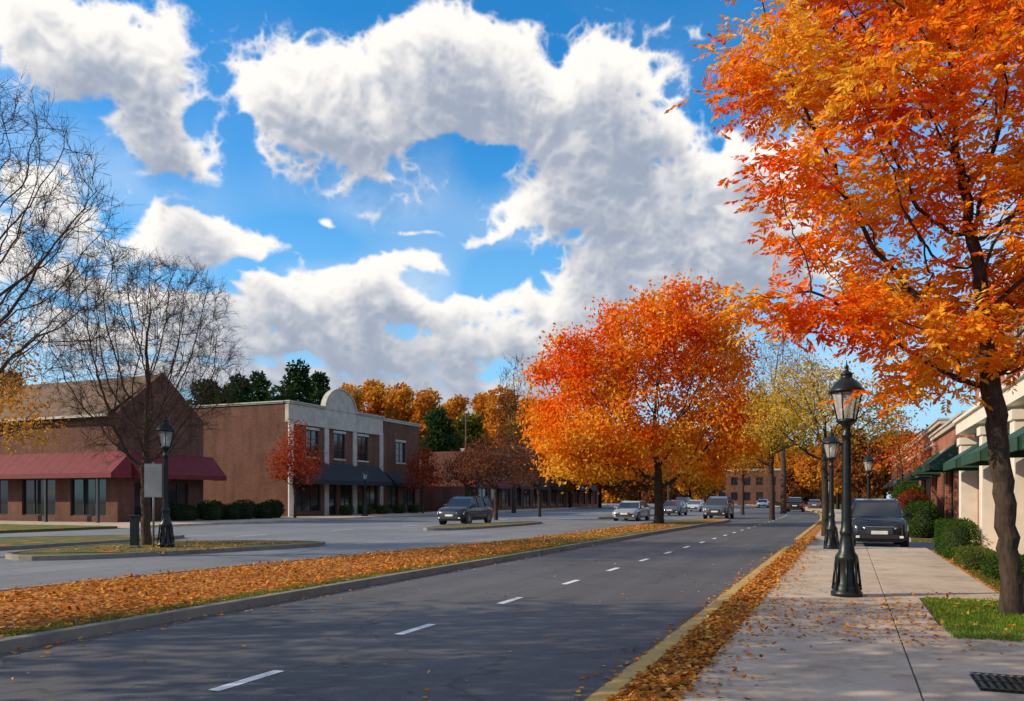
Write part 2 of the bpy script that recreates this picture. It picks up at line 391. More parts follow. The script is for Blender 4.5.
# big orange tree on the median
big=[(-5.2,0,8.4,2.5,2.6,3.2),(-2.2,0,9.6,2.1,2.8,4.0),(1.0,0,10.4,2.3,2.8,4.4),(3.8,.3,9.4,1.9,2.6,4.3),(-3.8,-1,5.0,4.0,3,2.3),(1.5,0,5.0,3.8,3,2.6),(4.8,0,6.0,1.6,2,2.5),(-.6,0,12.2,1.5,1.6,2.2),(2.8,0,12.6,1.2,1.5,2.0),(-6.8,0,6.0,1.4,1.6,2.1),(-5.0,0,3.7,2.4,2,1.1),(-2.4,0,3.2,1.8,2,.8),(2.6,0,3.3,1.8,2,.8)]
make_tree('autumn_tree',*C(8.9,48.5),big,R=.27,trunk_h=1.5,natt=1700,step=.45,kill=.75,r0=.012,nleaf=85,lsize=.25,sigma=.50,
  cols=OR,colnoise=.65,seed=12,tipmax=2,zbase=.1,cbias=lambda x,z:np.clip((7.5-z)*.06,-.06,.3)-np.clip(x*.010,-.1,.1)-np.where((x<-3.5)&(z>8.5),.18,0)+.10)
# bare trees, left
bt=[(0,0,5.8,2.6,2.5,2.6),(-.8,0,7.8,1.9,2,1.9),(.9,0,7.6,1.9,2,1.8),(0,0,4.0,2.2,2.2,1.4),(-2.0,0,6.0,1.2,1.5,2),(2.1,0,5.6,1.1,1.5,1.6)]
make_tree('bare_tree',-21.3,19.6,bt,R=.15,trunk_h=1.7,natt=2600,step=.22,kill=.3,r0=.006,nleaf=0,seed=21,twigs=4,sub=3,twl=.6,bark=M_barkg,tipmax=2,trop=(0,0,.22),zbase=.12,twr=.0048)
lt=[(0,0,8,4.2,4,4.2),(1.8,0,6.2,2.8,2.5,2.2),(2.4,0,10,2.6,2.5,2.6),(.8,0,12,2.6,2.4,1.6),(3.0,0,8,3.0,2.4,2.4),(4.2,0,9.6,1.6,1.6,1.4),(4.0,0,6.4,1.6,1.6,1.2)]
make_tree('bare_tree',*C(-16.3,22.0),lt,R=.24,trunk_h=2.6,natt=2600,step=.3,kill=.42,r0=.007,nleaf=0,seed=31,twigs=4,sub=2,twl=.75,bark=M_barkg,tipmax=2,trop=(0,0,.18),zbase=.0,twr=.0055)
yl=[(0,0,5.0,2.3,2,1.6),(1.4,0,3.9,1.8,1.5,.8),(.8,0,5.6,1.6,1.4,1.2),(.3,0,7.0,1.6,1.4,1.0)]
make_tree('autumn_tree',*C(-18.0,26.5),yl,R=.12,trunk_h=1.7,natt=600,step=.25,kill=.4,r0=.008,nleaf=14,lsize=.14,sigma=.28,
  cols=[(.6,.22,.03),(.75,.36,.05),(.8,.48,.08)],seed=33,tipmax=2,bark=M_barkg)
# small red trees in front of shops
rt=[(0,0,4.4,1.9,1.9,1.9),(0,0,6.2,1.2,1.2,1.5),(-.8,0,3.6,1.3,1.3,1.1),(.9,0,3.7,1.3,1.3,1.1)]
RD=[(.22,.025,.014),(.36,.05,.018),(.48,.10,.025)]
make_tree('red_maple',-39.4,50.5,rt,R=.1,trunk_h=1.7,natt=420,step=.3,kill=.45,r0=.012,nleaf=22,lsize=.2,sigma=.34,cols=RD,seed=41,tipmax=2)
make_tree('red_maple',-39.3,70.5,[(a,b,c*.93,d*.95,e,f*.9) for a,b,c,d,e,f in rt],R=.1,trunk_h=1.6,natt=380,step=.3,kill=.45,r0=.012,nleaf=20,lsize=.2,sigma=.34,cols=RD,seed=42,tipmax=2)
# trees behind the lamp, right of the road
ym=[(0,0,5.2,2.9,2.8,1.6),(-1.8,0,4.2,1.8,1.8,1.0),(1.6,0,4.6,1.8,1.8,1.2),(-.8,0,6.3,1.8,1.8,.9)]
YG=[(.20,.18,.02),(.42,.30,.03),(.60,.42,.05),(.68,.33,.04)]
make_tree('yellowing_tree',-.85,34.5,ym,R=.13,trunk_h=2.1,natt=800,step=.25,kill=.38,r0=.008,nleaf=16,lsize=.13,sigma=.28,cols=[(.30,.20,.02),(.50,.30,.03),(.66,.42,.05),(.72,.30,.04)],seed=51,tipmax=2,twigs=1,twl=.3,zbase=.1)
make_tree('yellowing_tree',*C(19.5,60),[(a,b,c*1.35+.3,d*1.3,e*1.3,f*1.4) for a,b,c,d,e,f in ym],R=.2,trunk_h=2.6,natt=900,step=.35,kill=.5,r0=.012,nleaf=24,lsize=.2,sigma=.38,cols=YG,seed=52,tipmax=2)
make_tree('autumn_tree',2.5,44.5,[(0,0,3.9,1.5,1.5,1.2),(-.3,0,4.9,1.0,1,.8)],R=.08,trunk_h=1.6,natt=320,step=.25,kill=.4,r0=.008,nleaf=14,lsize=.15,sigma=.28,cols=[(.5,.06,.02),(.7,.16,.02),(.75,.3,.04)],seed=55,tipmax=2)
make_tree('autumn_tree',*C(22.5,78),[(0,0,5.2,2.6,2.4,1.8),(.4,0,7,1.8,1.8,1.4)],R=.14,trunk_h=2.2,natt=420,step=.4,kill=.6,r0=.012,nleaf=22,lsize=.22,sigma=.42,cols=[(.35,.12,.03),(.55,.22,.03),(.65,.34,.05)],seed=56,tipmax=2)
tb=[(0,0,13,4.5,4,5.5),(-2,0,11,3,3,3),(2.3,0,12,3,3,4),(0,0,17,3,3,2.5),(-4.5,0,13,3,3,4)]
make_tree('bare_tree',*C(28.5,84),tb,R=.3,trunk_h=5,natt=1800,step=.5,kill=.6,r0=.01,nleaf=4,lsize=.22,sigma=.5,cols=[(.4,.15,.07),(.5,.25,.12)],seed=53,twigs=3,sub=1,twl=1.2,bark=M_barkg,tipmax=2,twr=.010)
# mid distance trees at the left kerb
br=[(0,0,4.6,2.7,2.4,1.9),(-1.2,0,3.6,1.6,1.6,1.1),(1.3,0,4.0,1.7,1.6,1.3)]
BR=[(.12,.035,.02),(.20,.065,.03),(.28,.11,.045)]
make_tree('brown_leaf_tree',*C(-1.2,60),br,R=.14,trunk_h=1.7,natt=800,step=.28,kill=.42,r0=.012,nleaf=9,lsize=.2,sigma=.35,cols=BR,seed=61,tipmax=2,twigs=2,twl=.5,twr=.009)
make_tree('brown_leaf_tree',*C(2.4,70),br,R=.14,trunk_h=1.7,natt=700,step=.3,kill=.45,r0=.012,nleaf=10,lsize=.2,sigma=.35,cols=BR,seed=62,tipmax=2,twigs=2,twl=.5,twr=.01)
make_tree('brown_leaf_tree',*C(-3.8,76),br,R=.14,trunk_h=1.7,natt=500,step=.33,kill=.5,r0=.012,nleaf=16,lsize=.22,sigma=.4,cols=[(.10,.03,.02),(.2,.05,.03),(.3,.08,.03)],seed=66,tipmax=2)
make_tree('bare_tree',*C(.2,88),[(0,0,11,2.2,2,5),(0,0,15,1.4,1.4,2.5),(.6,0,8,2.4,2,2.6)],R=.22,trunk_h=4,natt=900,step=.5,kill=.6,r0=.012,nleaf=2,lsize=.2,sigma=.3,cols=BR,seed=63,tipmax=2,twigs=3,sub=2,twl=1.1,twr=.012,trop=(0,0,.3))
make_tree('autumn_tree',*C(16.5,84),[(0,0,6,3,3,2.4),(1,0,8,2.2,2,2)],R=.2,trunk_h=2.4,natt=500,step=.45,kill=.7,r0=.015,nleaf=28,lsize=.28,sigma=.5,cols=[(.4,.05,.02),(.6,.12,.02),(.7,.25,.03)],seed=64,tipmax=2)
# street trees behind the camera to the left that shade the carriageway
make_tree('autumn_tree',-10.8,1.0,[(0,0,6.2,2.8,2.8,2.2),(0,0,4.2,2.2,2.2,1)],R=.18,trunk_h=2.2,natt=600,step=.35,kill=.55,r0=.012,nleaf=22,lsize=.2,sigma=.4,cols=OR,seed=71,tipmax=2,zbase=.1)
make_tree('autumn_tree',-12.5,4.7,[(0,0,5.0,1.6,1.6,1.5),(0,0,7.0,1.4,1.4,1.2)],R=.14,trunk_h=2.2,natt=450,step=.3,kill=.5,r0=.01,nleaf=10,lsize=.18,sigma=.32,cols=OR,seed=75,tipmax=2,zbase=.1,twigs=2,twl=.5)
make_tree('autumn_tree',-11.2,-6.0,[(0,0,7,3.4,3.4,2.8),(0,0,4.6,2.6,2.6,1.4)],R=.2,trunk_h=2.4,natt=600,step=.4,kill=.6,r0=.012,nleaf=22,lsize=.22,sigma=.45,cols=OR,seed=72,tipmax=2,zbase=.1)
make_tree('autumn_tree',-5.6,-4.6,[(0,0,5.4,1.9,1.9,1.5)],R=.13,trunk_h=2.6,natt=300,step=.35,kill=.5,r0=.012,nleaf=14,lsize=.2,sigma=.35,cols=OR,seed=73,tipmax=2)
make_tree('autumn_tree',-18.5,.5,[(0,0,8.5,3.2,3.2,2.6),(0,0,6,2.4,2.4,1.4)],R=.22,trunk_h=2.6,natt=500,step=.45,kill=.7,r0=.012,nleaf=14,lsize=.24,sigma=.45,cols=OR,seed=76,tipmax=2)

# distant tree masses
def mass(name, items, seed, lsize=.55, zlo=.28):
    r=np.random.default_rng(seed); PP=[];CC=[];SZ=[]; mb=MB(); root=empty(name)
    for (x,y,h,w,cols,dens) in items:
        u,v=C(x,y); nl=int(9+h*.35); 
        for j in range(nl):
            t=(j+.5)/nl; z=h*(zlo+(.94-zlo)*t); rad=w*(.32+.25*math.sin(math.pi*min(1,t*.9+.2)))*r.uniform(.7,1.2)
            off=w*.62*(1-t*.75)*math.sqrt(r.uniform()); a=r.uniform(0,6.28)
            n=int(420*dens*(rad/2.2)**1.3); d=unit(r.normal(size=(n,3))); q=d*(r.uniform(.45,1.0,n)**.5)[:,None]*np.array([rad,rad,rad*.7])
            q+=np.array([u+off*math.cos(a),v+off*math.sin(a),z]); PP.append(q); 
            tt=.5+.3*lf_noise(q,.5,seed+j)+r.normal(size=n)*.15+r.normal()*.12
            CC.append(palette(tt,cols)*r.uniform(.7,1.15,(n,1))); SZ.append(np.full(n,lsize*(y/100)**.5))
        mb.tube((u,v,0),(u,v,h*.75),.02*h,.008*h,8,M_bark)
        for j in range(6):
            a=r.uniform(0,6.28); z=h*r.uniform(.25,.6)
            mb.tube((u,v,z),(u+math.cos(a)*w*.6,v+math.sin(a)*w*.6,z+h*.16),.009*h,.003*h,5,M_bark)
    PP=np.concatenate(PP);CC=np.concatenate(CC);SZ=np.concatenate(SZ)
    leaves_mesh('foliage',PP,r.normal(size=PP.shape),SZ*r.uniform(.6,1.3,len(PP)),SZ*.6,CC,M_leaf,root)
    mb.build('trunks',root)
DG=[(.014,.035,.014),(.035,.065,.022),(.065,.10,.032)]; MG=[(.06,.07,.014),(.12,.13,.02),(.22,.19,.03)]
YO=[(.48,.15,.02),(.68,.27,.03),(.76,.42,.05)]; RB=[(.18,.065,.025),(.32,.11,.035),(.46,.19,.05)]
it=[]
r=random.Random(5)
for px,top,y,w,c in [(205,374,100,5,DG),(235,370,104,4.4,DG),(262,366,110,4.4,DG),(300,357,100,4.2,DG),(318,366,106,4.0,DG),(225,385,95,5,DG),(280,385,95,5,DG),
    (350,384,110,5,YO),(378,376,115,6,YO),(405,380,112,5.5,YO),(428,388,108,4.5,YO),
    (438,404,95,3.6,DG),(455,392,118,5,YO),(470,412,98,4,MG),(485,390,130,6,YO),(505,387,125,6,YO),(530,394,120,5,YO),(545,400,122,5,MG),
    (570,420,130,6,RB),(600,420,135,6,YO),(640,430,130,6,RB),(690,430,140,6,YO),(705,452,195,6,RB),(790,442,240,8,YO),(812,446,230,9,YO),
    (838,425,120,5,YO),(858,430,110,4.5,RB),(885,432,120,5,MG),(910,430,110,5,RB),(935,425,120,6,MG),(960,425,130,6,YO),(745,432,260,9,YO),(770,428,265,9,RB),(725,440,255,9,YO),
    (20,392,90,6,RB),(60,398,95,6,RB),(-40,380,85,7,MG),(120,398,95,5,RB),(-120,380,90,8,DG),(1060,400,110,8,MG),(1150,400,110,8,YO)]:
    k=(px-512)/800; it.append((k*y,y,(498-top)/800*y+1.65,w,c,1.0))
mass('background_trees',it,81)
it=[]
for i in range(46):
    k=-1.6+i*.075+r.uniform(-.02,.02); y=r.uniform(240,330); it.append((k*y,y,r.uniform(15,22),r.uniform(9,13),r.choice([RB,YO,MG,YO]),.55))
for i in range(26):
    k=.02+i*.016; y=r.uniform(232,262); it.append((k*y,y,r.uniform(7,11),r.uniform(6,8),r.choice([RB,MG,RB,YO]),.8))
mass('distant_tree_line',it,82,lsize=.8,zlo=.05)

# ------------------------------------------------------------------ ground, roads
def sheet(name, pts, z, mat, parent=None):
    mb=MB(); mb.add([(x,y,z) for x,y in pts],[tuple(range(len(pts)))],mat); return mb.build(name,parent)
sheet('ground',[(-1500,-1500),(1500,-1500),(1500,1500),(-1500,1500)],-.06,M_ground)
def strip(mb, u0,u1,v0,v1,z,mat,dv=5,z2=None):
    n=max(1,int(math.ceil((v1-v0)/dv))); vs=[];fs=[]
    for i in range(n+1):
        v=v0+(v1-v0)*i/n; c=curve(v); a=u0(v) if callable(u0) else u0; b=u1(v) if callable(u1) else u1
        vs+=[(a+c,v,z),(b+c,v,z)]
    for i in range(n): fs.append((2*i,2*i+1,2*i+3,2*i+2))
    mb.add(vs,fs,mat)
def block(mb,u0,u1,v0,v1,z0,z1,mat,dv=5):
    strip(mb,u0,u1,v0,v1,z1,mat,dv)
    n=max(1,int(math.ceil((v1-v0)/dv)))
    for uu,fl in ((u0,1),(u1,0)):
        vs=[];fs=[]
        for i in range(n+1):
            v=v0+(v1-v0)*i/n; c=curve(v); vs+=[(uu+c,v,z0),(uu+c,v,z1)]
        for i in range(n): f=(2*i,2*i+1,2*i+3,2*i+2); fs.append(f if fl else f[::-1])
        mb.add(vs,fs,mat)
    for v in (v0,v1):
        c=curve(v); mb.add([(u0+c,v,z0),(u1+c,v,z0),(u1+c,v,z1),(u0+c,v,z1)],[(0,1,2,3)],mat)
mb=MB(); strip(mb,-10.5,-1.80,-40,235,0,M_asph); mb.build('road')
mb=MB(); strip(mb,-36,-10.5,-40,235,0,M_asph2); mb.build('road')
mb=MB()
v=5.32-3.05*3
while v<200:
    strip(mb,-5.065,-4.945,v,v+.86,.004,M_white,1); v+=3.05
v=6.0
while v<160:
    strip(mb,-24.3,-24.18,v,v+2.0,.004,M_white,1); v+=7
strip(mb,-1.98,-1.87,-30,26.6,.004,M_yel); strip(mb,-1.98,-1.87,33.5,200,.004,M_yel)
mb.build('road_markings')
mb=MB(); block(mb,-1.82,-1.66,-30,26.6,-.05,.12,M_yel); block(mb,-1.82,-1.66,33.5,230,-.05,.12,M_yel)
mb.build('kerb',bevel=.015)
mb=MB(); block(mb,-1.658,-1.22,-30,26.6,-.05,.10,M_litter,2); block(mb,-1.658,-1.22,33.5,230,-.05,.10,M_litter)
mb.build('verge')
mb=MB()
v=-12.0; edge=-1.2
while v<26.4:
    L=1.52
    r_=2.25 if v>13.2 else (1.02 if v>9.6 else 5.6)
    mb.box(edge,v,-.05,min(r_,.52),v+L-.014,.121,M_conc) if r_>0 else None
    x=.534
    while x<r_-.1:
        x2=min(x+1.7,r_); mb.box(x,v,-.05,x2-.014,v+L-.014,.121+random.uniform(-.003,.003),M_conc); x=x2
    v+=L
mb.build('pavement',bevel=.006)
mb=MB(); block(mb,-1.218,2.24,-12.2,26.45,-.05,.108,M_joint); block(mb,2.24,5.6,-12.2,9.8,-.05,.108,M_joint); mb.build('pavement_bedding')
mb=MB(); block(mb,-1.2,2.2,33.6,150,-.05,.12,M_conc); mb.build('pavement')
mb=MB(); strip(mb,-1.80,60,26.5,33.55,0.002,M_asph2); mb.build('driveway')
mb=MB(); mb.box(1.035,9.9,-.05,3.3,13.6,.115,M_grass); mb.build('lawn')
mb=MB(); mb.box(2.262,13.62,-.05,3.4,26.4,.112,M_litter); mb.build('planting_bed')
mb=MB(); mb.box(2.22,33.6,-.05,4.0,150,.1,M_litgrass); mb.build('verge')

def chaikin(p, it=2):
    for _ in range(it):
        q=[]
        for i in range(len(p)):
            a=p[i]; b=p[(i+1)%len(p)]
            q+=[(a[0]*.78+b[0]*.22,a[1]*.78+b[1]*.22),(a[0]*.22+b[0]*.78,a[1]*.22+b[1]*.78)]
        p=q
    return p
def island(name, poly, mat, w=.16, h=.13):
    p=poly; n=len(p); inn=[]
    for i in range(n):
        a=Vector(p[i-1]); b=Vector(p[i]); c=Vector(p[(i+1)%n]); t1=(b-a).normalized(); t2=(c-b).normalized()
        nn=(Vector((-t1.y,t1.x))+Vector((-t2.y,t2.x))).normalized(); inn.append((b.x+nn.x*w,b.y+nn.y*w))
    root=empty(name); mb=MB()
    vs=[(x,y,-.03) for x,y in p]+[(x,y,h) for x,y in p]+[(x,y,h) for x,y in inn]+[(x,y,h-.03) for x,y in inn]
    fs=[]
    for i in range(n):
        j=(i+1)%n
        fs+=[(i,j,n+j,n+i),(n+i,n+j,2*n+j,2*n+i),(2*n+i,2*n+j,3*n+j,3*n+i)]
    mb.add(vs,fs,M_kerb); mb.build('kerb',root,bevel=.012)
    mb=MB(); mb.add([(x,y,h-.02) for x,y in inn],[tuple(range(n))],mat); o=mb.build('top',root)
    return root
nearE=[(-8.3,-20),(-8.3,0),(-8.3,12),(-8.25,24),(-8.1,36),(-7.8,48),(-7.5,57)]
farE=[(-8.2,60.5),(-9.6,60),(-11.0,56),(-11.6,50),(-11.3,42),(-11.1,36),(-11.3,27),(-12.2,20),(-13,12),(-13.2,0),(-13.2,-20)]
island('median',chaikin(nearE+farE,1),M_litter)
M_igr=litter_mat('island_grass',.72)
mb=MB(); strip(mb,lambda v:-11.0,lambda v:-8.4,24,56,.119,M_igr); mb.build('median_grass')
mb=MB(); strip(mb,lambda v:-8.85,lambda v:-8.49,-5,24,.119,M_igr); mb.build('median_grass')
isl=chaikin([(-19.9,14.2),(-18.5,15.6),(-16.4,22.4),(-17.0,23.6),(-19.6,23.3),(-22.6,21.5),(-22.8,18),(-21.8,15)],2)
island('traffic_island',isl,M_igr)
island('traffic_island',chaikin([(-30,13.0),(-25.0,14.2),(-24.2,18.5),(-24.8,25),(-26,25.5),(-31,21)],2),M_igr)
island('traffic_island',chaikin([(-19.8,35),(-18.2,37),(-17.8,46),(-18.6,50),(-20.0,47),(-21,39)],2),M_igr)
island('traffic_island',chaikin([(-18.5,60),(-17,61),(-16.6,75),(-18,78),(-19,70)],2),M_igr)
mb=MB(); block(mb,-42.3,-36,47,200,-.05,.12,M_conc); mb.box(-60,33.2,-.05,-36,36.5,.12,M_conc); mb.box(-42.3,36.5,-.05,-36,47,.118,M_conc); mb.build('pavement')
mb=MB(); mb.box(-62,24,-.05,-38,33,.06,M_igr); mb.build('lawn')

# ------------------------------------------------------------------ loose leaves
def scatter(name, n, fn, z, size, cols, lift=.02, mat=None, seed=0, flat=.25):
    r=np.random.default_rng(seed); uv=np.array([fn(r) for _ in range(n)]); P=np.c_[uv,np.full(n,z)+r.uniform(0.002,lift,n)]
    ax=np.c_[r.normal(size=(n,2)),r.normal(size=n)*flat]; ax=unit(ax)
    b=unit(np.cross(ax,np.c_[r.normal(size=(n,2))*flat,np.ones(n)]))
    L=(size*r.uniform(.6,1.3,n))[:,None]; W=L*.62
    Vv=np.stack([P,P+ax*L*.4+b*W*.5+[0,0,.006],P+ax*L,P+ax*L*.5-b*W*.5],1).reshape(-1,3); Vv[:,2]=np.maximum(Vv[:,2],z+.002)
    c=palette(r.uniform(size=n),cols)*r.uniform(.7,1.15,(n,1))
    return np_mesh(name,Vv,np.arange(4*n).reshape(n,4),mat or M_leafd,np.repeat(np.clip(c,0,1),4,axis=0))
DL=[(.26,.08,.025),(.52,.16,.025),(.70,.25,.03),(.74,.38,.07),(.5,.30,.15)]
scatter('fallen_leaves',11000,lambda r:(r.uniform(-1.66,-1.16),4+30*r.uniform()**1.5),.105,.07,DL,.04,seed=1)
def medf(r):
    while True:
        v=3+42*r.uniform()**1.3; far=np.interp(v,[0,12,20,27,60],[-13.1,-12.9,-12.1,-11.2,-11.2]); u=r.uniform(far+.15,-8.45)
        pr=.85+.5*math.sin(u*2.1+v*.7)*math.sin(v*.9-u)
        if u>-8.85: pr*=.55
        if v>24: pr*=.55
        if r.uniform()<pr: return (u,v)
scatter('fallen_leaves',32000,medf,.122,.08,DL,.05,seed=2)
def kf(r):
    return (-1.84-abs(r.normal())*.14, 4+24*r.uniform())
scatter('fallen_leaves',800,kf,.004,.07,DL,.02,seed=3)
scatter('fallen_leaves',600,lambda r:(-8.28+abs(r.normal())*.2,3+40*r.uniform()),.005,.07,DL,.02,seed=4)
def pf(r):
    if r.uniform()<.55: return (-1.2+abs(r.normal())*.28, 5+20*r.uniform())
    return (r.normal()*.8+1.2, 11.8+r.normal()*1.3)
scatter('fallen_leaves',1500,pf,.124,.065,DL,.02,seed=5)
scatter('fallen_leaves',700,lambda r:(r.uniform(-1.1,1.0),9.2+r.uniform()*3.6),.124,.06,DL,.02,seed=6)
scatter('fallen_leaves',900,lambda r:(r.uniform(2.3,3.3),13.6+r.uniform()*12),.116,.08,DL,.03,seed=7)
scatter('fallen_leaves',260,lambda r:(r.uniform(-8,-2),4+r.uniform()*30),.004,.06,DL,.015,seed=8)
scatter('fallen_leaves',260,lambda r:(r.uniform(1.1,3.2),9.95+r.uniform()*3.6),.15,.07,DL,.03,seed=9)
def isf(r): return (r.uniform(-21.8,-17.4),r.uniform(16.5,22.5))
scatter('fallen_leaves',900,isf,.115,.10,DL,.03,seed=10)
def blades(name,n,x0,x1,y0,y1,z,h,cols,seed):
    r=np.random.default_rng(seed); P=np.c_[r.uniform(x0,x1,n),r.uniform(y0,y1,n),np.full(n,z)]
    ax=np.c_[r.normal(size=(n,2))*.4,np.ones(n)]
    leaves_mesh(name,P,ax,h*r.uniform(.5,1.2,n),.010,palette(r.uniform(size=n),cols),M_leaf)
blades('grass',24000,1.04,3.3,9.9,13.6,.11,.075,[(.08,.16,.02),(.17,.28,.03),(.32,.40,.07)],1)
blades('grass',9000,2.28,3.3,13.65,19,.11,.07,[(.06,.09,.02),(.13,.16,.03),(.3,.25,.08)],2)
blades('grass',12000,-8.85,-8.47,6,26,.11,.065,[(.10,.13,.02),(.20,.22,.04),(.36,.31,.08)],3)

# hedges and shrubs
def hedge(name, loc, size, n, ls, cols, seed, boxy=True):
    r=np.random.default_rng(seed); root=empty(name,loc); sx,sy,sz=size
    q=r.uniform(-1,1,(n,3)); 
    if boxy:
        ax=r.integers(0,3,n); q[np.arange(n),ax]=np.sign(q[np.arange(n),ax]); q=np.sign(q)*np.abs(q)**.9
        q=q/ (np.maximum(1,(np.abs(q)**6).sum(1)**(1/6)))[:,None]
    else: q=unit(q)
    q*=r.uniform(.82,1.03,(n,1)); d=unit(q); q=q*np.array([sx/2,sy/2,sz/2])+np.array([0,0,sz/2])
    q+=r.normal(size=q.shape)*.015; q[:,2]=np.maximum(q[:,2],.02)
    q*= (1+.05*lf_noise(q,3,seed))[:,None]
    t=.5+.25*lf_noise(q,3,seed+1)+r.normal(size=n)*.15
    leaves_mesh('foliage',q,d+r.normal(size=q.shape)*.6,ls*r.uniform(.6,1.3,n),ls*.6,palette(t,cols),M_leaf,root)
    mb=MB(); mb.lathe([(.36,.05),(.42,.3),(.40,.7),(.28,.85)],10,M_dk,Matrix.Diagonal((sx,sy,sz,1))); mb.build('shade_core',root)  # solid near-black core, stands in for the shade inside the foliage
    return root
GH=[(.02,.055,.01),(.055,.11,.018),(.12,.19,.035)]
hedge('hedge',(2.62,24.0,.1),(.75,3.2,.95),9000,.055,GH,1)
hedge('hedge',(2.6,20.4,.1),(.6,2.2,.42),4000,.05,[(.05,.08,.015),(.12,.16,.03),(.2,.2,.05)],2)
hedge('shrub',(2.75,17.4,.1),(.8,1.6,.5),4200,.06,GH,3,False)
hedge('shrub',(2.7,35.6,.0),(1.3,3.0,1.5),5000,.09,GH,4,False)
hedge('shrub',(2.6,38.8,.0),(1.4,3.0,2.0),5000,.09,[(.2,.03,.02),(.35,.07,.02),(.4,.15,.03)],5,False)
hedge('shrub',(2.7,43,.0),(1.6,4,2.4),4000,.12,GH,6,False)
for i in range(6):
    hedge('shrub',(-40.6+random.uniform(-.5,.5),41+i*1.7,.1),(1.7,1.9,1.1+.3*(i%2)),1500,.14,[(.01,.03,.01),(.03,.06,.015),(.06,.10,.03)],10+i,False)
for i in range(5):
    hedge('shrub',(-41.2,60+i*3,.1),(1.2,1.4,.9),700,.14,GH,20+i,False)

# ------------------------------------------------------------------ buildings
def axis_mat(o, face):
    if face=='+u': X,Y=(0,1,0),(-1,0,0)
    if face=='-v': X,Y=(1,0,0),(0,1,0)
    if face=='-u': X,Y=(0,-1,0),(1,0,0)
    m=Matrix(((X[0],Y[0],0,o[0]),(X[1],Y[1],0,o[1]),(X[2],Y[2],1,o[2] if len(o)>2 else 0),(0,0,0,1))); return m
class Bld:
    def __init__(s,name): s.root=empty(name); s.p={}
    def mb(s,k):
        if k not in s.p: s.p[k]=MB()
        return s.p[k]
    def done(s):
        for k,b in s.p.items(): b.build(k,s.root)
    def wall(s,M,L,H,ops,mat,th=.3,frame=None,z0=0.0):
        w=s.mb('walls'); frame=frame or M_frame
        xs=sorted({0,L}|{o[0] for o in ops}|{o[1] for o in ops}); zs=sorted({z0,H}|{o[2] for o in ops}|{o[3] for o in ops})
        for a,b in zip(zs[:-1],zs[1:]):
            run=None
            for c,d in zip(xs[:-1],xs[1:]):
                hole=any(o[0]<=c+1e-6 and o[1]>=d-1e-6 and o[2]<=a+1e-6 and o[3]>=b-1e-6 for o in ops)
                if hole:
                    if run: w.box(run[0],0,a,run[1],th,b,mat,M); run=None
                else: run=(run[0],d) if run else (c,d)
            if run: w.box(run[0],0,a,run[1],th,b,mat,M)
        f=s.mb('window_frames'); g=s.mb('windows')
        for o in ops:
            x0,x1,a,b=o[:4]; nx=o[4] if len(o)>4 else 2; nz=o[5] if len(o)>5 else 2; t=.06
            g.box(x0+.003,.16,a+.003,x1-.003,.18,b-.003,M_glass,M)
            f.box(x0,.10,a,x0+t,.15,b,frame,M); f.box(x1-t,.10,a,x1,.15,b,frame,M)
            f.box(x0+t,.10,a,x1-t,.15,a+t,frame,M); f.box(x0+t,.10,b-t,x1-t,.15,b,frame,M)
            for i in range(1,nx):
                x=x0+(x1-x0)*i/nx; f.box(x-.025,.105,a+t,x+.025,.148,b-t,frame,M)
            for i in range(1,nz):
                z=a+(b-a)*i/nz; f.box(x0+t,.11,z-.025,x1-t,.145,z+.025,frame,M)
            s.mb('dark_interior').box(x0+.01,.9,a,x1-.01,.92,b,M_dk,M)
    def sill(s,M,x0,x1,z,mat=None):
        s.mb('sills').box(x0-.1,-.07,z-.14,x1+.1,-.003,z,mat or M_stone,M)
    def lintel(s,M,x0,x1,z,mat=None):
        s.mb('lintels').box(x0-.12,-.04,z,x1+.12,-.003,z+.22,mat or M_stone,M)
    def cornice(s,M,x0,x1,z,mat,h=.35,d=.18):
        b=s.mb('cornice'); b.box(x0,-d,z,x1,.32,z+h,mat,M); b.box(x0-.05,-d-.07,z+h,x1+.05,.36,z+h+.1,mat,M)
    def awning(s,M,x0,x1,zt,zb,d,mat,val=.28):
        b=s.mb('awnings'); t=.03
        vs=[(x0,-.005,zt),(x1,-.005,zt),(x1,-d,zb),(x0,-d,zb),(x0,-.005,zt-t),(x1,-.005,zt-t),(x1,-d,zb-t),(x0,-d,zb-t)]
        b.add(vs,[(0,3,2,1),(4,5,6,7),(0,1,5,4),(1,2,6,5),(2,3,7,6),(3,0,4,7)],mat,M)
        b.box(x0,-d-.012,zb-val,x1,-d+.012,zb-.001,mat,M)
        for x in (x0,x1): b.add([(x,-.006,zt-t),(x,-d,zb-t),(x,-d,zb-val),(x,-.006,zb-val)],[(0,1,2,3)],mat,M)
        n=int((x1-x0)/.9)
        for i in range(1,n): 
            x=x0+(x1-x0)*i/n; b.add([(x-.012,-.006,zt+.012),(x+.012,-.006,zt+.012),(x+.012,-d,zb+.012),(x-.012,-d,zb+.012)],[(0,3,2,1)],mat,M)

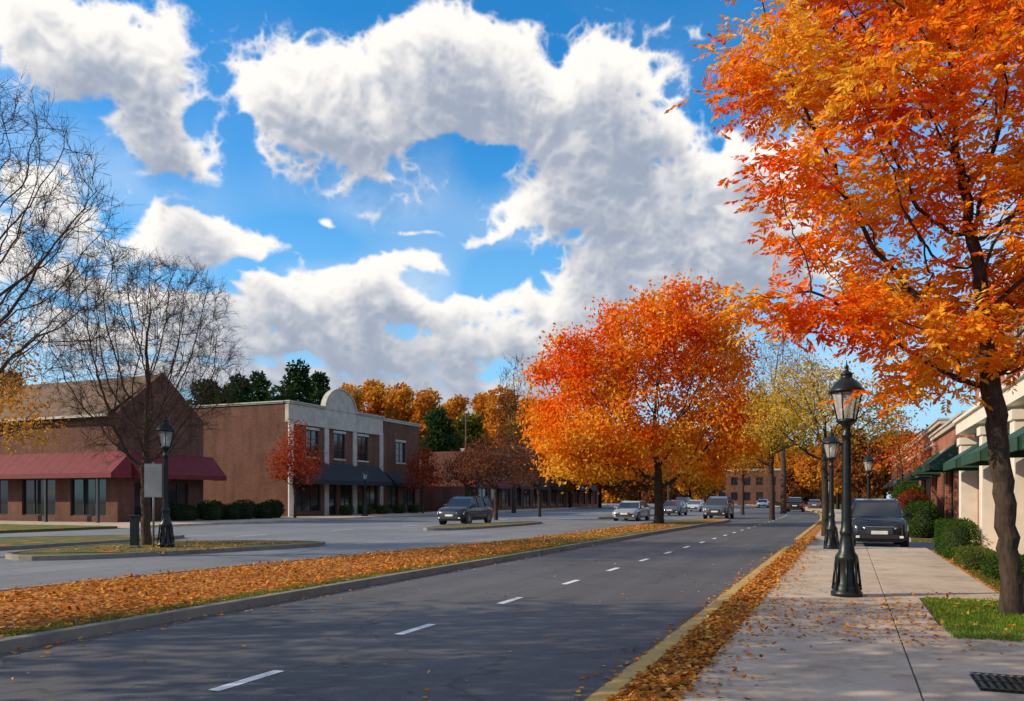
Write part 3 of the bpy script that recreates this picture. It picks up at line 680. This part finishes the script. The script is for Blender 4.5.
# left gabled shop
b=Bld('brick_shop'); y0,y1=36.9,44.2; H1=7.1; xl=-82; xr=-42.5
M=axis_mat((xl,y0),'-v'); L=xr-xl
ops=[(L-4.2-i*4.6,L-1.0-i*4.6,.5,2.9,3,1) for i in range(8)]
b.wall(M,L,H1,ops,M_brick)
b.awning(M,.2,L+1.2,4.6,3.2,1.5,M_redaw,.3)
for i in range(9): b.mb('posts').box(L-.2-i*4.6,-1.4,0,L-.05-i*4.6,-1.25,2.95,M_frame,M)
M=axis_mat((xr,y0+.301),'+u'); L2=y1-y0-.602
b.wall(M,L2,H1,[(1.0,2.6,.3,2.7,2,1),(3.8,5.6,.3,2.7,2,1)],M_brick)
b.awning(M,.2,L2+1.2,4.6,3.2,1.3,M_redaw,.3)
w=b.mb('walls'); ym=(y0+y1)/2
w.add([(xr,y0,H1),(xr,y1,H1),(xr,ym,10.1),(xr-.3,y0,H1),(xr-.3,y1,H1),(xr-.3,ym,10.1)],[(0,1,2),(5,4,3),(0,2,5,3),(2,1,4,5)],M_brick)
w.box(xl,y1-.3,0,xr,y1,H1,M_brick); w.box(xl,y0+.301,0,xl+.3,y1-.301,H1,M_brick)
rf=b.mb('roof')
rf.add([(xl,y0-.5,6.95),(xr-.35,y0-.5,6.95),(xr-.35,ym,9.98),(xl,ym,9.98),(xl,y1+.5,6.95),(xr-.35,y1+.5,6.95)],[(0,1,2,3),(3,2,5,4)],M_roof)
rf.box(xr-.42,y0-.52,6.78,xr-.36,y0-.4,6.93,M_stone); rf.box(xl,y0-.56,6.78,xr-.36,y0-.5,6.94,M_stone)
b.mb('chimney').box(-58,ym-.5,9.2,-57,ym+.5,11.0,M_brick)
b.done()

# two-storey corner building with arched parapet
b=Bld('brick_commercial_building'); y0=53.7; HB=7.95
M=axis_mat((-42.6,y0),'+u')
up=[(2.4,4.1,5.2,7.5,2,3),(6.4,8.1,5.2,7.5,2,3),(10.2,11.9,5.2,7.5,2,3)]
dn=[(.9,4.4,.5,3.2,3,1),(5.4,6.8,.05,3.2,1,1),(7.4,9.2,.5,3.2,2,1),(10.2,13.6,.5,3.2,3,1)]
b.wall(M,14.5,HB,up+dn,M_brick)
for o in up: b.sill(M,o[0],o[1],o[2]); b.lintel(M,o[0],o[1],o[3])
w=b.mb('parapet'); w.box(0,-.06,HB,14.5,.3,9.5,M_stone,M)
b.cornice(M,-.05,4.95,9.5,M_stone,.12,.18); b.cornice(M,9.75,14.55,9.5,M_stone,.12,.18)
b.mb('band').box(0.0,-.14,HB-.12,14.5,-.061,HB+.12,M_stone,M)
pts=[]; cx=7.35
for i in range(17):
    a=math.pi*i/16; pts.append((cx-2.35*math.cos(a), 9.5+1.95*math.sin(a)))
n=len(pts)
w.add([(x,-.1,z) for x,z in pts]+[(x,.3,z) for x,z in pts],[tuple(range(n)),tuple(reversed(range(n,2*n)))]+[(i,n+i,n+i+1,i+1) for i in range(n-1)],M_stone,M)
for i in range(16):
    a0=pts[i];a1=pts[i+1]; f=1.06
    q=[(cx+(p[0]-cx)*f,9.5+(p[1]-9.5)*f) for p in (a0,a1)]
    w.add([(a0[0],-.2,a0[1]),(a1[0],-.2,a1[1]),(q[1][0],-.2,q[1][1]),(q[0][0],-.2,q[0][1]),(a0[0],.34,a0[1]),(a1[0],.34,a1[1]),(q[1][0],.34,q[1][1]),(q[0][0],.34,q[0][1])],[(0,1,2,3),(3,2,6,7),(0,4,5,1),(4,7,6,5)],M_stone,M)
for x in (0,4.9,9.3,13.9): b.mb('pilasters').box(x,-.12,0,x+.6,-.003,HB-.13,M_cream if x==0 else M_stone,M)
b.awning(M,.7,13.8,4.75,3.2,1.6,M_blkaw,.4)
M2=axis_mat((-42.6,y0+14.501),'+u')
b.wall(M2,7.5,9.3,[(2.6,4.4,5.3,7.4,2,3),(1,3,.5,3.0,2,1),(4,6.5,.5,3.0,2,1)],M_brick); b.cornice(M2,0.06,7.5,9.3,M_stone,.2,.1)
b.sill(M2,2.6,4.4,5.3); b.lintel(M2,2.6,4.4,7.4)
b.awning(M2,.6,7,4.2,3.1,1.3,M_blkaw,.3)
M3=axis_mat((-66,y0),'-v'); b.wall(M3,23.099,9.5,[],M_brick); b.cornice(M3,0,23.0,9.5,M_stone,.10,.12)
b.mb('walls').box(-66,y0+21.7,0,-42.95,y0+22,9.3,M_brick); b.mb('roof').box(-65.9,y0+.32,8.8,-42.95,y0+21.6,9.0,M_flat)
b.mb('roof_vents').box(-52,60,9.0,-50,62,10.3,M_metal); b.done()

# further row
def row(name,u,y0,L,H,brick,awn,face='+u',bands=M_stone,up=True,depth=14,step=3.6,frame=None):
    b=Bld(name)
    M=axis_mat((u,y0 if face=='+u' else y0+L),face)
    n=int(L/step); o=[]
    for i in range(n):
        x=.6+i*step; o.append((x,x+step-1.1,.5,2.9,2,1))
        if up: o.append((x+.5,x+step-1.7,H*.58,H*.58+1.7,2,2))
    b.wall(M,L,H,o,brick,frame=frame)
    b.cornice(M,0,L,H,bands,.2,.14)
    b.mb('band').box(0,-.05,H-.9,L,-.003,H-.75,bands,M)
    for i in range(n+1):
        x=i*step; 
        if x+.35<L: b.mb('pilasters').box(x,-.1,0,x+.35,-.004,H-.91,brick,M)
    for i in range(0,n,2): b.awning(M,.5+i*step,.5+(i+1)*step,3.9,3.1,1.0,awn[i//2%len(awn)],.3)
    a,c=(u-depth,u-.301) if face=='+u' else (u+.301,u+depth)
    w=b.mb('walls'); w.box(a,y0,0,c,y0+.3,H,brick); w.box(a,y0+L-.3,0,c,y0+L,H,brick)
    if face=='+u': w.box(a-.3,y0,0,a-.001,y0+L,H,brick)
    else: w.box(c+.001,y0,0,c+.3,y0+L,H,brick)
    b.mb('roof').box(a+.002,y0+.302,H-.5,c-.002,y0+L-.302,H-.4,M_flat); b.done()
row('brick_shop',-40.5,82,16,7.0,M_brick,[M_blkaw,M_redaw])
row('brick_shop',-41.5,99,22,8.4,M_brick,[M_blkaw])
row('brick_shop',-43,122,24,7.4,M_brick2,[M_blkaw])
row('brick_shop',-56,150,22,9,M_brick,[M_blkaw])
b=Bld('brick_office_building'); u,v=C(58,205); M=axis_mat((u-9,v),'-v')
o=[(1+i*3.1,2.7+i*3.1,1+j*3.9,3.1+j*3.9,2,2) for i in range(6) for j in range(2)]
b.wall(M,19.5,8.6,o,M_brick); b.cornice(M,0,19.5,8.6,M_stone)
b.mb('walls').box(u-9,v+.301,0,u-8.7,v+14,8.6,M_brick); b.mb('walls').box(u+10.2,v+.301,0,u+10.5,v+14,8.6,M_brick); b.mb('roof').box(u-8.69,v+.31,8.1,u+10.19,v+14,8.3,M_flat); b.done()

# right building with cream columns and green awnings
b=Bld('brick_storefront'); u=3.45
y0,L=12.0,15.0; H=6.4; M=axis_mat((u,y0+L),'-u')
bays=[(1.0,3.5),(5.0,7.6),(9.1,11.6),(12.4,14.2)]
o=[(a,c,.65,2.75,3,2) for a,c in bays]+[(a+.4,c-.4,4.6,5.8,2,2) for a,c in bays]
b.wall(M,L,H,o,M_brick2,frame=M_wframe)
for a,c in bays:
    b.sill(M,a,c,.65,M_cream); b.sill(M,a+.4,c-.4,4.6,M_cream); b.lintel(M,a,c,2.75,M_cream)
    b.awning(M,a-.2,c+.2,3.25,2.65,.9,M_grnaw,.22)
for x in (.02,4.0,8.1,11.75):
    p=b.mb('columns'); 
    p.box(x,-.42,.36,x+.5,-.003,3.2,M_cream,M); p.box(x-.06,-.48,.05,x+.56,-.003,.359,M_cream,M); p.box(x-.05,-.47,3.201,x+.55,-.003,3.4,M_cream,M)
b.mb('band').box(0,-.50,3.52,L,-.003,3.85,M_cream,M); b.mb('band').box(-.05,-.58,3.851,L,-.003,3.93,M_cream,M)
b.cornice(M,0,L,H,M_cream,.3,.2)
b.mb('walls').box(u+.301,y0+L-.3,0,u+12,y0+L,H,M_brick2); b.mb('walls').box(u+.301,y0,0,u+12,y0+.3,H,M_brick2)
b.mb('roof').box(u+.31,y0+.31,H-.3,u+11.9,y0+L-.31,H-.2,M_flat); b.done()
row('brick_shop',4.1,34,13,4.6,M_brick2,[M_grnaw],'-u',M_stone,False,10,3.2)
row('brick_shop',4.6,48,26,5.6,M_brick2,[M_grnaw],'-u',M_stone,True,12)
row('brick_shop',5.0,78,30,6.2,M_brick,[M_blkaw],'-u',M_stone,True,12)

# ------------------------------------------------------------------ street furniture
def street_lamp(u,v,s=1.0,z=.12):
    root=empty('street_lamp',(u,v,z)); root.scale=(s,s,s); mb=MB()
    mb.lathe([(.235,0),(.235,.07),(.205,.09),(.20,.15),(.185,.18),(.165,.22),(.155,.5),(.165,.56),(.175,.6),(.165,.64),(.125,.70),(.105,.85),(.09,.94),(.095,.97),(.11,1.0),(.095,1.04),(.082,1.1),(.078,1.2),(.062,2.45),(.06,2.5),(.085,2.53),(.085,2.56),(.06,2.6),(.06,2.66),(.075,2.70),(.11,2.73),(.155,2.76),(.16,2.79)],32,M_iron,flute=(1.09,2.46))
    for i in range(8):
        a=i*math.pi/4; mb.tube((.205*math.cos(a),.205*math.sin(a),.1),(.16*math.cos(a),.16*math.sin(a),.58),.022,.016,6,M_iron)
    mb.build('post',root)
    g=MB(); k=6
    ring=lambda r,z:[(r*math.cos(2*math.pi*i/k+.2),r*math.sin(2*math.pi*i/k+.2),z) for i in range(k)]
    a=ring(.135,2.80); c=ring(.225,3.22)
    g.add(a+c,[(i,(i+1)%k,k+(i+1)%k,k+i) for i in range(k)],M_lglass); g.build('lantern_glass',root)
    f=MB(); a=ring(.14,2.79); c=ring(.232,3.23)
    for i in range(k):
        f.tube(a[i],c[i],.012,.012,6,M_iron); f.tube(a[i],a[(i+1)%k],.014,.014,6,M_iron); f.tube(c[i],c[(i+1)%k],.018,.018,6,M_iron)
    f.lathe([(.262,3.225),(.27,3.245),(.262,3.265),(.235,3.30),(.19,3.37),(.12,3.43),(.085,3.46),(.085,3.50),(.10,3.515),(.075,3.54),(.035,3.57),(.022,3.60),(.035,3.62),(.036,3.635),(.012,3.67),(.004,3.74)],24,M_iron)
    f.build('lantern_frame',root)
    h=MB(); h.lathe([(.03,2.79),(.03,2.88),(.055,2.92),(.06,3.02),(.04,3.10),(.01,3.12)],12,M_bulb); h.build('bulb',root)
    return root
street_lamp(-.02,13.55,.985); street_lamp(-.46,26.0,.985); street_lamp(.85,39.2,.985); street_lamp(-19.8,19.0,1.12,.13)
street_lamp(-1.4,62,.985); street_lamp(-37.3,57,1.1); street_lamp(-37.3,84,1.1)

def traffic_sign(u,v,rz,z0,z1,w_):
    root=empty('traffic_sign',(u,v,.12),rz); mb=MB(); mb.tube((0,0,0),(0,0,z1+.05),.03,.03,10,M_metal); mb.build('pole',root)
    p=MB(); p.box(-w_,-.06,z0,w_,-.035,z1,M_signbk); p.box(-w_+.02,-.064,z0+.02,w_-.02,-.0605,z1-.02,M_stone); p.build('panel',root,bevel=.01)
traffic_sign(-20.05,18.75,A+.2,1.55,2.6,.26); traffic_sign(-1.4,70,0,2.1,2.9,.3)
root=empty('utility_box',(-20.35,18.3,.12),.4); mb=MB(); mb.box(-.14,-.12,0,.14,.12,.06,M_kerb); mb.box(-.11,-.09,.06,.11,.09,.95,M_iron); mb.box(-.13,-.11,.95,.13,.11,1.0,M_iron); mb.build('cabinet',root,bevel=.01)
root=empty('drain_grate',(1.42,7.6,.125)); mb=MB(); mb.box(-.45,-.32,0,.45,.32,.006,M_dk)
for i in range(15): mb.box(-.43+i*.06,-.30,.007,-.40+i*.06,.30,.018,M_iron)
for y in (-.32,-.01,.30): mb.box(-.45,y,.0185,.45,y+.02,.022,M_iron)
mb.build('bars',root)
root=empty('utility_pole',(*C(-4.6,80),0)); mb=MB(); mb.tube((0,0,0),(0,0,10),.15,.1,10,M_barkg); mb.build('pole',root)

# ------------------------------------------------------------------ cars
M_tyre=simple('tyre',(.02,.02,.02),.85); M_rim=simple('alloy_rim',(.45,.46,.48),.3,.9)
M_head=glass_mat('headlamp',(.75,.77,.8)); M_tail=glass_mat('tail_lamp',(.45,.01,.01)); M_trim=simple('black_trim',(.02,.02,.02),.5)
M_plate=simple('number_plate',(.7,.7,.68),.5); M_chrome=simple('chrome',(.6,.6,.62),.15,1.0)
def paint(name,c):
    m,nt,out=new_mat(name); p=bsdf(nt,out,c,.28,.35); p.inputs['Coat Weight'].default_value=.8; p.inputs['Coat Roughness'].default_value=.05; return m
P_blk=paint('paint_black',(.012,.013,.016)); P_sil=paint('paint_silver',(.33,.35,.38)); P_gry=paint('paint_grey',(.09,.10,.12)); P_wht=paint('paint_white',(.6,.6,.6)); P_blu=paint('paint_blue',(.02,.04,.10))
def car(u,v,rz,kind,pm,z=0,s_=1.0):
    root=empty('parked_car' if kind=='suv' else 'car',(u,v,z),rz); root.scale=(s_,s_,s_)
    if kind=='suv':
        L,W=4.75,1.90; T=[(0,.70,.70),(.012,.86,.84),(.05,1.0,.93),(.12,1.06,.98),(.27,1.12,1),(.5,1.14,1),(.75,1.15,1),(.93,1.13,.97),(.985,1.02,.93),(1,.75,.88)]
        G=[(.25,1.11),(.36,1.60),(.42,1.70),(.55,1.745),(.75,1.735),(.87,1.69),(.91,1.6),(.975,1.13)]; zb=.26; wr=.37
    else:
        L,W=4.7,1.82; T=[(0,.55,.72),(.012,.68,.86),(.06,.78,.94),(.14,.84,.98),(.28,.93,1),(.5,.95,1),(.75,.98,1),(.93,.99,.96),(.985,.92,.9),(1,.65,.84)]
        G=[(.25,.92),(.38,1.32),(.45,1.41),(.56,1.445),(.68,1.42),(.77,1.33),(.91,.99)]; zb=.2; wr=.33
    w=W/2; X=lambda f:L/2-f*L
    mb=MB(); rings=[]
    for f,zt,ws in T:
        ww=w*ws; x=X(f); z0=zb+(.12 if f in(0,1) else 0)
        h=[(x,ww*.80,z0),(x,ww*.96,z0+.06),(x,ww,z0+.22),(x,ww,(z0+zt)*.5+.1),(x,ww*.975,zt-.10),(x,ww*.93,zt-.03),(x,ww*.82,zt),(x,ww*.4,zt+.02)]
        rings.append(h+[(a,-b_,c) for a,b_,c in reversed(h)])
    k=len(rings[0]); vs=[p for r_ in rings for p in r_]; fs=[]
    for j in range(len(rings)-1):
        for i in range(k): fs.append((j*k+i,j*k+(i+1)%k,(j+1)*k+(i+1)%k,(j+1)*k+i))
    fs.append(tuple(reversed(range(k)))); fs.append(tuple((len(rings)-1)*k+i for i in range(k)))
    mb.add(vs,fs,pm,smooth=True); mb.build('body',root)
    Hm=max(z_ for _,z_ in G); belt=G[0][1]-.03
    wb=w*.93; wt=w*.70; gh=MB(); rf_=MB()
    pt=[]
    for f,z_ in G:
        ww=wb+(wt-wb)*((z_-belt)/(Hm-belt))**1.1 if z_>belt else wb; pt.append((X(f),ww,z_))
    for i in range(len(pt)-1):
        a=pt[i];c=pt[i+1]
        for s in (1,-1):
            q=[(a[0],s*wb,belt-.03),(c[0],s*wb,belt-.03),(c[0],s*c[1],c[2]),(a[0],s*a[1],a[2])]
            gh.add(q,[(0,1,2,3) if s<0 else (3,2,1,0)],M_glass)
        glass=(i==0 or i==len(pt)-2)
        (gh if glass else rf_).add([(a[0],a[1],a[2]),(a[0],-a[1],a[2]),(c[0],-c[1],c[2]),(c[0],c[1],c[2])],[(0,1,2,3)],M_glass if glass else pm,smooth=not glass)
        for s in (1,-1): rf_.tube((a[0],s*a[1],a[2]),(c[0],s*c[1],c[2]),.032,.032,6,pm)
    for f in (.5,.72) if kind=='suv' else (.54,):
        zt=np.interp(f,[g_[0] for g_ in G],[g_[1] for g_ in G])
        for s in (1,-1): rf_.tube((X(f),s*(wb+.005),belt),(X(f),s*(wt+.02),zt-.02),.035,.03,6,pm)
    for s in (1,-1): rf_.tube((X(G[0][0]),s*wb,belt),(X(G[-1][0]),s*wb,belt),.025,.025,6,M_trim)
    gh.build('glasshouse',root); rf_.build('roof',root)
    wh=MB()
    for fx in (.185,.80):
        for s in (1,-1):
            Mx=Matrix.Translation((X(fx),s*(w-.12),wr))@Matrix.Rotation(-s*math.pi/2,4,'X')
            wh.lathe([(wr*.6,-.11),(wr*.97,-.1),(wr,-.05),(wr,.06),(wr*.96,.11),(wr*.68,.125),(wr*.66,.09),(.05,.09)],24,M_tyre,Mx)
            for j in range(7):
                a=j*2*math.pi/7; wh.tube((0,0,.11) ,(wr*.66*math.cos(a),wr*.66*math.sin(a),.115),.03,.022,5,M_rim,Mx)
            wh.lathe([(wr*.62,.10),(wr*.69,.13),(wr*.69,.10)],24,M_rim,Mx)
            wh.lathe([(wr*1.13,.05),(wr*1.13,.122),(wr*1.0,.124)],24,M_trim,Mx)
    wh.build('wheels',root)
    d=MB(); zf=T[1][1]; zr=T[-2][1]
    xf=L/2
    d.box(xf-.06,-.42,zf-.33,xf+.012,.42,zf-.10,M_trim); d.box(xf-.05,-.44,zf-.09,xf+.016,.44,zf-.06,M_chrome)
    for i in range(3): d.box(xf-.03,-.40,zf-.30+i*.07,xf+.022,.40,zf-.285+i*.07,M_chrome)
    d.box(xf-.08,-.6,zb+.12,xf+.01,.6,zb+.26,M_trim); d.box(xf+.0,-.26,zb+.27,xf+.03,.26,zb+.39,M_plate)
    for s in (1,-1):
        d.add([(xf-.02,s*.46,zf-.26),(xf+.015,s*.46,zf-.10),(xf-.28,s*w*.955,zf-.02),(xf-.22,s*w*.965,zf-.2),(xf-.1,s*w*.80,zf-.25)],[(0,1,2,3,4) if s>0 else (4,3,2,1,0)],M_head)
        d.box(xf-.14,s*w*.72-.06,zb+.14,xf+.015,s*w*.72+.06,zb+.22,M_head)
        d.box(-L/2-.015,s*w*.76-.12,zr-.32,-L/2+.2,s*w*.76+.12,zr-.06,M_tail)
        d.box(X(.31),s*(wb+.03)-.02,belt+.02,X(.29),s*(wb+.13)+.02,belt+.06,M_trim); d.box(X(.325),s*(wb+.16)-.09,belt+.02,X(.29),s*(wb+.16)+.09,belt+.19,pm)
    d.box(-L/2-.02,-.26,zr-.34,-L/2+.03,.26,zr-.22,M_plate); d.box(-L/2-.012,-.6,zb+.08,-L/2+.08,.6,zb+.22,M_trim)
    d.build('lights_and_trim',root,bevel=.008)
    return root
FW=-math.pi/2; AW=math.pi/2
car(.86,30.2,FW+.03,'suv',P_blk,.0,.93)
car(-22.3,45.6,FW,'suv',P_blk)
car(-14.6,57.5,FW,'sedan',P_sil)
car(-15.2,76,FW,'sedan',P_gry)
car(-9.6,66,FW,'suv',P_gry)
car(-5.8,102,AW,'suv',P_blk)
car(-4.5,126,AW,'sedan',P_gry)
car(-13.4,143,FW,'sedan',P_wht)
car(-17,98,FW,'sedan',P_wht)
car(-20.5,108,FW,'suv',P_blu)

# ------------------------------------------------------------------ cloud field (computed procedurally over the upper hemisphere)
W_,H_=6144,1536
rs=np.random.default_rng(2024)
spec=np.fft.rfft2(rs.normal(size=(H_,W_)).astype(np.float32))
ky=(np.fft.fftfreq(H_)*H_/(math.pi/2))[:,None].astype(np.float32); kx=(np.arange(W_//2+1)/(2*math.pi))[None,:].astype(np.float32)
def band(k0,asp=.8,wd=.38):
    k=np.sqrt(kx**2+(ky*asp)**2)+1e-6
    f=np.exp(-(np.log(k/k0))**2/(2*wd*wd)).astype(np.float32)
    n=np.fft.irfft2(spec*f,s=(H_,W_)).astype(np.float32); return n/n.std()
n0=band(2.2); n1_=band(4.5); n2=band(9)
azg=((np.arange(W_)+.5)/W_*2*math.pi-math.pi)[None,:].astype(np.float32); elg=((np.arange(H_)+.5)/H_*math.pi/2)[:,None].astype(np.float32)
AZ=azg+.010*n1_+.006*n2; EL=elg+.008*np.roll(n1_,777,1)+.004*np.roll(n2,333,1)
clouds=[(-.20,.51,.10,.065,1),(-.12,.56,.09,.04,1),(-.02,.545,.10,.05,1),(.08,.525,.08,.04,.9),(.15,.515,.06,.03,.9),(-.25,.44,.07,.045,1),(-.30,.49,.05,.035,.8),(-.08,.47,.08,.035,1),(.02,.466,.10,.035,1),(-.17,.42,.07,.035,.9),
 (.12,.45,.09,.035,1),(.20,.42,.11,.04,1),(.05,.375,.08,.03,.9),(.28,.42,.08,.05,.9),(.135,.345,.11,.045,1),(.29,.34,.11,.05,1),(.22,.265,.13,.035,.9),(.33,.28,.08,.035,.9),(.10,.29,.08,.022,.9),
 (-.60,.60,.12,.05,1),(-.48,.585,.07,.045,1),(-.45,.49,.065,.05,1),(-.50,.53,.05,.04,.8),(-.42,.43,.055,.035,.9),(-.37,.40,.025,.02,.5),(-.60,.36,.10,.04,.9),(-.58,.28,.10,.035,.9),(-.42,.325,.07,.03,1),
 (-.34,.305,.07,.025,1),(-.30,.235,.14,.024,1),(-.42,.25,.08,.02,.8),(-.17,.275,.055,.038,1.1),(-.21,.24,.10,.022,1),(-.08,.235,.12,.024,1),(.06,.24,.10,.025,.9),
 (-.28,.195,.16,.020,1),(-.08,.185,.18,.022,1),(.07,.17,.16,.024,1),(-.18,.145,.24,.018,1),(-.36,.15,.14,.014,.9),(.04,.125,.20,.016,.9),(-.5,.20,.12,.022,.9),(-.10,.300,.05,.014,.7),(-.25,.275,.03,.012,.6),
 (-.24,.355,.03,.011,.8),(-.19,.365,.03,.008,.6),(-.02,.595,.02,.012,.6),(.5,.5,.1,.05,.6),(-.02,.335,.10,.012,.6),(-.14,.345,.06,.007,.5),(.16,.20,.16,.026,.9),(.23,.59,.05,.012,.4),
 (-.125,.415,.025,.016,-.7),(-.055,.425,.02,.010,-.7),(-.35,.395,.05,.03,-.5)]
B=np.zeros((H_,W_),np.float32)
for tx,ty,ww,hh,am in clouds:
    az=math.atan(tx); e_=math.atan(ty*math.cos(az)); sc=math.cos(az)**2; sx_,sy_=ww*sc*.95,hh*.97
    c0=int((az-3.2*sx_-.06+math.pi)/(2*math.pi)*W_); c1=int((az+3.2*sx_+.06+math.pi)/(2*math.pi)*W_)+1
    r0=max(0,int((e_-3.2*sy_-.04)/(math.pi/2)*H_)); r1=min(H_,int((e_+3.2*sy_+.04)/(math.pi/2)*H_)+1)
    a_=(AZ[r0:r1,c0:c1]-az)/sx_; b_=(EL[r0:r1,c0:c1]-e_)
    b_=np.where(b_<0,b_*1.2,b_)/sy_      # flatter bases
    B[r0:r1,c0:c1]+=am*np.exp(-(a_*a_+b_*b_))
B=np.clip(B,-.6,1.6); B=np.where(B>.8,.8+(B-.8)*.6,B)
side=np.clip((np.abs(azg)-.66)/.22,0,1)+np.clip((elg-.66)/.15,0,1); side=np.clip(side,0,1)
B=np.maximum(B,side*np.clip(.45+.5*n0,0,1.0))
dn=B-.46+.09*n1_
amp=.17; bf=np.zeros_like(dn); am2=1.0
for i,k0 in enumerate((9,18,36,72,144,260)):
    nb=n2 if i==0 else band(k0)
    bl=.8-np.abs(nb)
    dn+=amp*bl; amp*=.58
    if i<4: bf+=am2*(bl if i else .6*nb); am2*=.45
    if i==2: soft=dn.copy()
dp=np.clip(soft,0,1.1)
pxr=W_/(2*math.pi); acc=np.zeros_like(dp); wsum=0
for j in range(1,15):
    s=.0078*j; wgt=math.exp(-j/10); acc+=wgt*np.roll(np.roll(dp,-int(s*.94*pxr),0),int(s*.34*pxr),1); wsum+=wgt
acc/=wsum
lightv=np.exp(-2.15*acc)
puff=np.clip((bf-np.roll(np.roll(bf,-12,0),8,1))*.50,-.5,.5)      # lit upper-left, shaded lower-right sides of the puffs
rel=np.clip((dn-np.roll(np.roll(dn,-5,0),3,1))*1.2,-.3,.3)
lightv=np.clip(lightv+puff*.13+rel*.20+.05*n1_*np.clip(dp,0,.6),0,1)
low=np.clip((.32-elg)/.2,0,1); lightv=lightv*(1-.36*low)
t_=np.clip((dn+.10)/.40,0,1); alp=t_*t_*(3-2*t_)
veil=np.clip(.5+.35*n1_+.2*n0,0,1)*.36*np.exp(-((elg-.24)/.17)**2); alp=np.clip(alp+veil*(1-alp),0,1)
img=bpy.data.images.new('cloud_field',W_,H_,alpha=False,float_buffer=False); img.colorspace_settings.name='Non-Color'
buf=np.empty((H_,W_,4),np.float32); buf[...,0]=lightv; buf[...,1]=alp; buf[...,2]=0; buf[...,3]=1
img.pixels.foreach_set(buf.ravel()); img.update(); img.pack()
del buf,spec,AZ,EL,n0,n1_,n2,acc,dp,rel,dn,B,soft,bf,puff

# ------------------------------------------------------------------ world
SUN=Vector((-.80,-.47,.47)).normalized(); el=math.asin(SUN.z); rot=math.atan2(SUN.x,SUN.y)
w=bpy.data.worlds.new('World'); scene.world=w; w.use_nodes=True; nt=w.node_tree; nt.nodes.clear()
out=N(nt,'ShaderNodeOutputWorld'); bg=N(nt,'ShaderNodeBackground'); bg.inputs[1].default_value=.095
sky=N(nt,'ShaderNodeTexSky',sky_type='NISHITA'); sky.sun_disc=False; sky.sun_elevation=el; sky.sun_rotation=rot; sky.dust_density=.4; sky.ozone_density=1.5; sky.air_density=1.0
def vm(nt,op,a,b=None):
    m=N(nt,'ShaderNodeVectorMath',operation=op)
    for i,v_ in enumerate((a,b)):
        if v_ is None: continue
        if isinstance(v_,tuple): m.inputs[i].default_value=v_
        else: nt.links.new(v_,m.inputs[i])
    return m
tc=N(nt,'ShaderNodeTexCoord'); D=vm(nt,'NORMALIZE',tc.outputs['Generated']).outputs[0]
dR=vm(nt,'DOT_PRODUCT',D,(CA,SA,0)).outputs['Value']; dF=vm(nt,'DOT_PRODUCT',D,(-SA,CA,0)).outputs['Value']; sz=N(nt,'ShaderNodeSeparateXYZ'); nt.links.new(D,sz.inputs[0])
azn=math_(nt,'ARCTAN2',dR,dF); eln=math_(nt,'ARCSINE',sz.outputs[2])
cb=N(nt,'ShaderNodeCombineXYZ'); nt.links.new(math_(nt,'MULTIPLY_ADD',azn,1/(2*math.pi),.5),cb.inputs[0]); nt.links.new(math_(nt,'MAXIMUM',math_(nt,'MULTIPLY',eln,2/math.pi),.001),cb.inputs[1])
ti=N(nt,'ShaderNodeTexImage',extension='EXTEND',interpolation='Cubic'); ti.image=img; nt.links.new(cb.outputs[0],ti.inputs[0])
sc_=N(nt,'ShaderNodeSeparateColor'); nt.links.new(ti.outputs[0],sc_.inputs[0])
def mr(nt,v_,a,b,c=0,d=1):
    m=N(nt,'ShaderNodeMapRange',interpolation_type='SMOOTHSTEP'); nt.links.new(v_,m.inputs[0])
    for i,q in enumerate((a,b,c,d)): m.inputs[i+1].default_value=q
    return m.outputs[0]
cf=mr(nt,sc_.outputs[0],.08,.80)
ccol=mixc(nt,cf,(3.7,4.3,5.5),(10.8,10.4,9.9))
skyc=mixc(nt,1.0,sky.outputs[0],(.28,1.55,2.35),'MULTIPLY')
skyc=mixc(nt,mr(nt,eln,.02,.46,.80,0),skyc,(4.4,7.4,9.8))
fin=mixc(nt,sc_.outputs[1],skyc,ccol)
fin=mixc(nt,mr(nt,eln,.0,.18,.35,0),fin,(7.2,8.0,8.8))
nt.links.new(fin,bg.inputs[0]); nt.links.new(bg.outputs[0],out.inputs[0])

sl=bpy.data.lights.new('sun','SUN'); sl.energy=5.0; sl.angle=math.radians(.5); sl.color=(1,.82,.58)
so=bpy.data.objects.new('sun',sl); link(so); so.rotation_euler=SUN.to_track_quat('Z','Y').to_euler()
cam=bpy.data.cameras.new('camera'); co=bpy.data.objects.new('camera',cam); link(co)
co.location=(0,0,1.65); co.rotation_euler=(math.pi/2,0,A); cam.sensor_width=36; cam.lens=28.125; cam.shift_y=.144; cam.clip_end=4000; cam.clip_start=.05
scene.camera=co
scene.view_settings.view_transform='Standard'; scene.view_settings.look='None'; scene.view_settings.exposure=0
print('near tree nodes',n1)
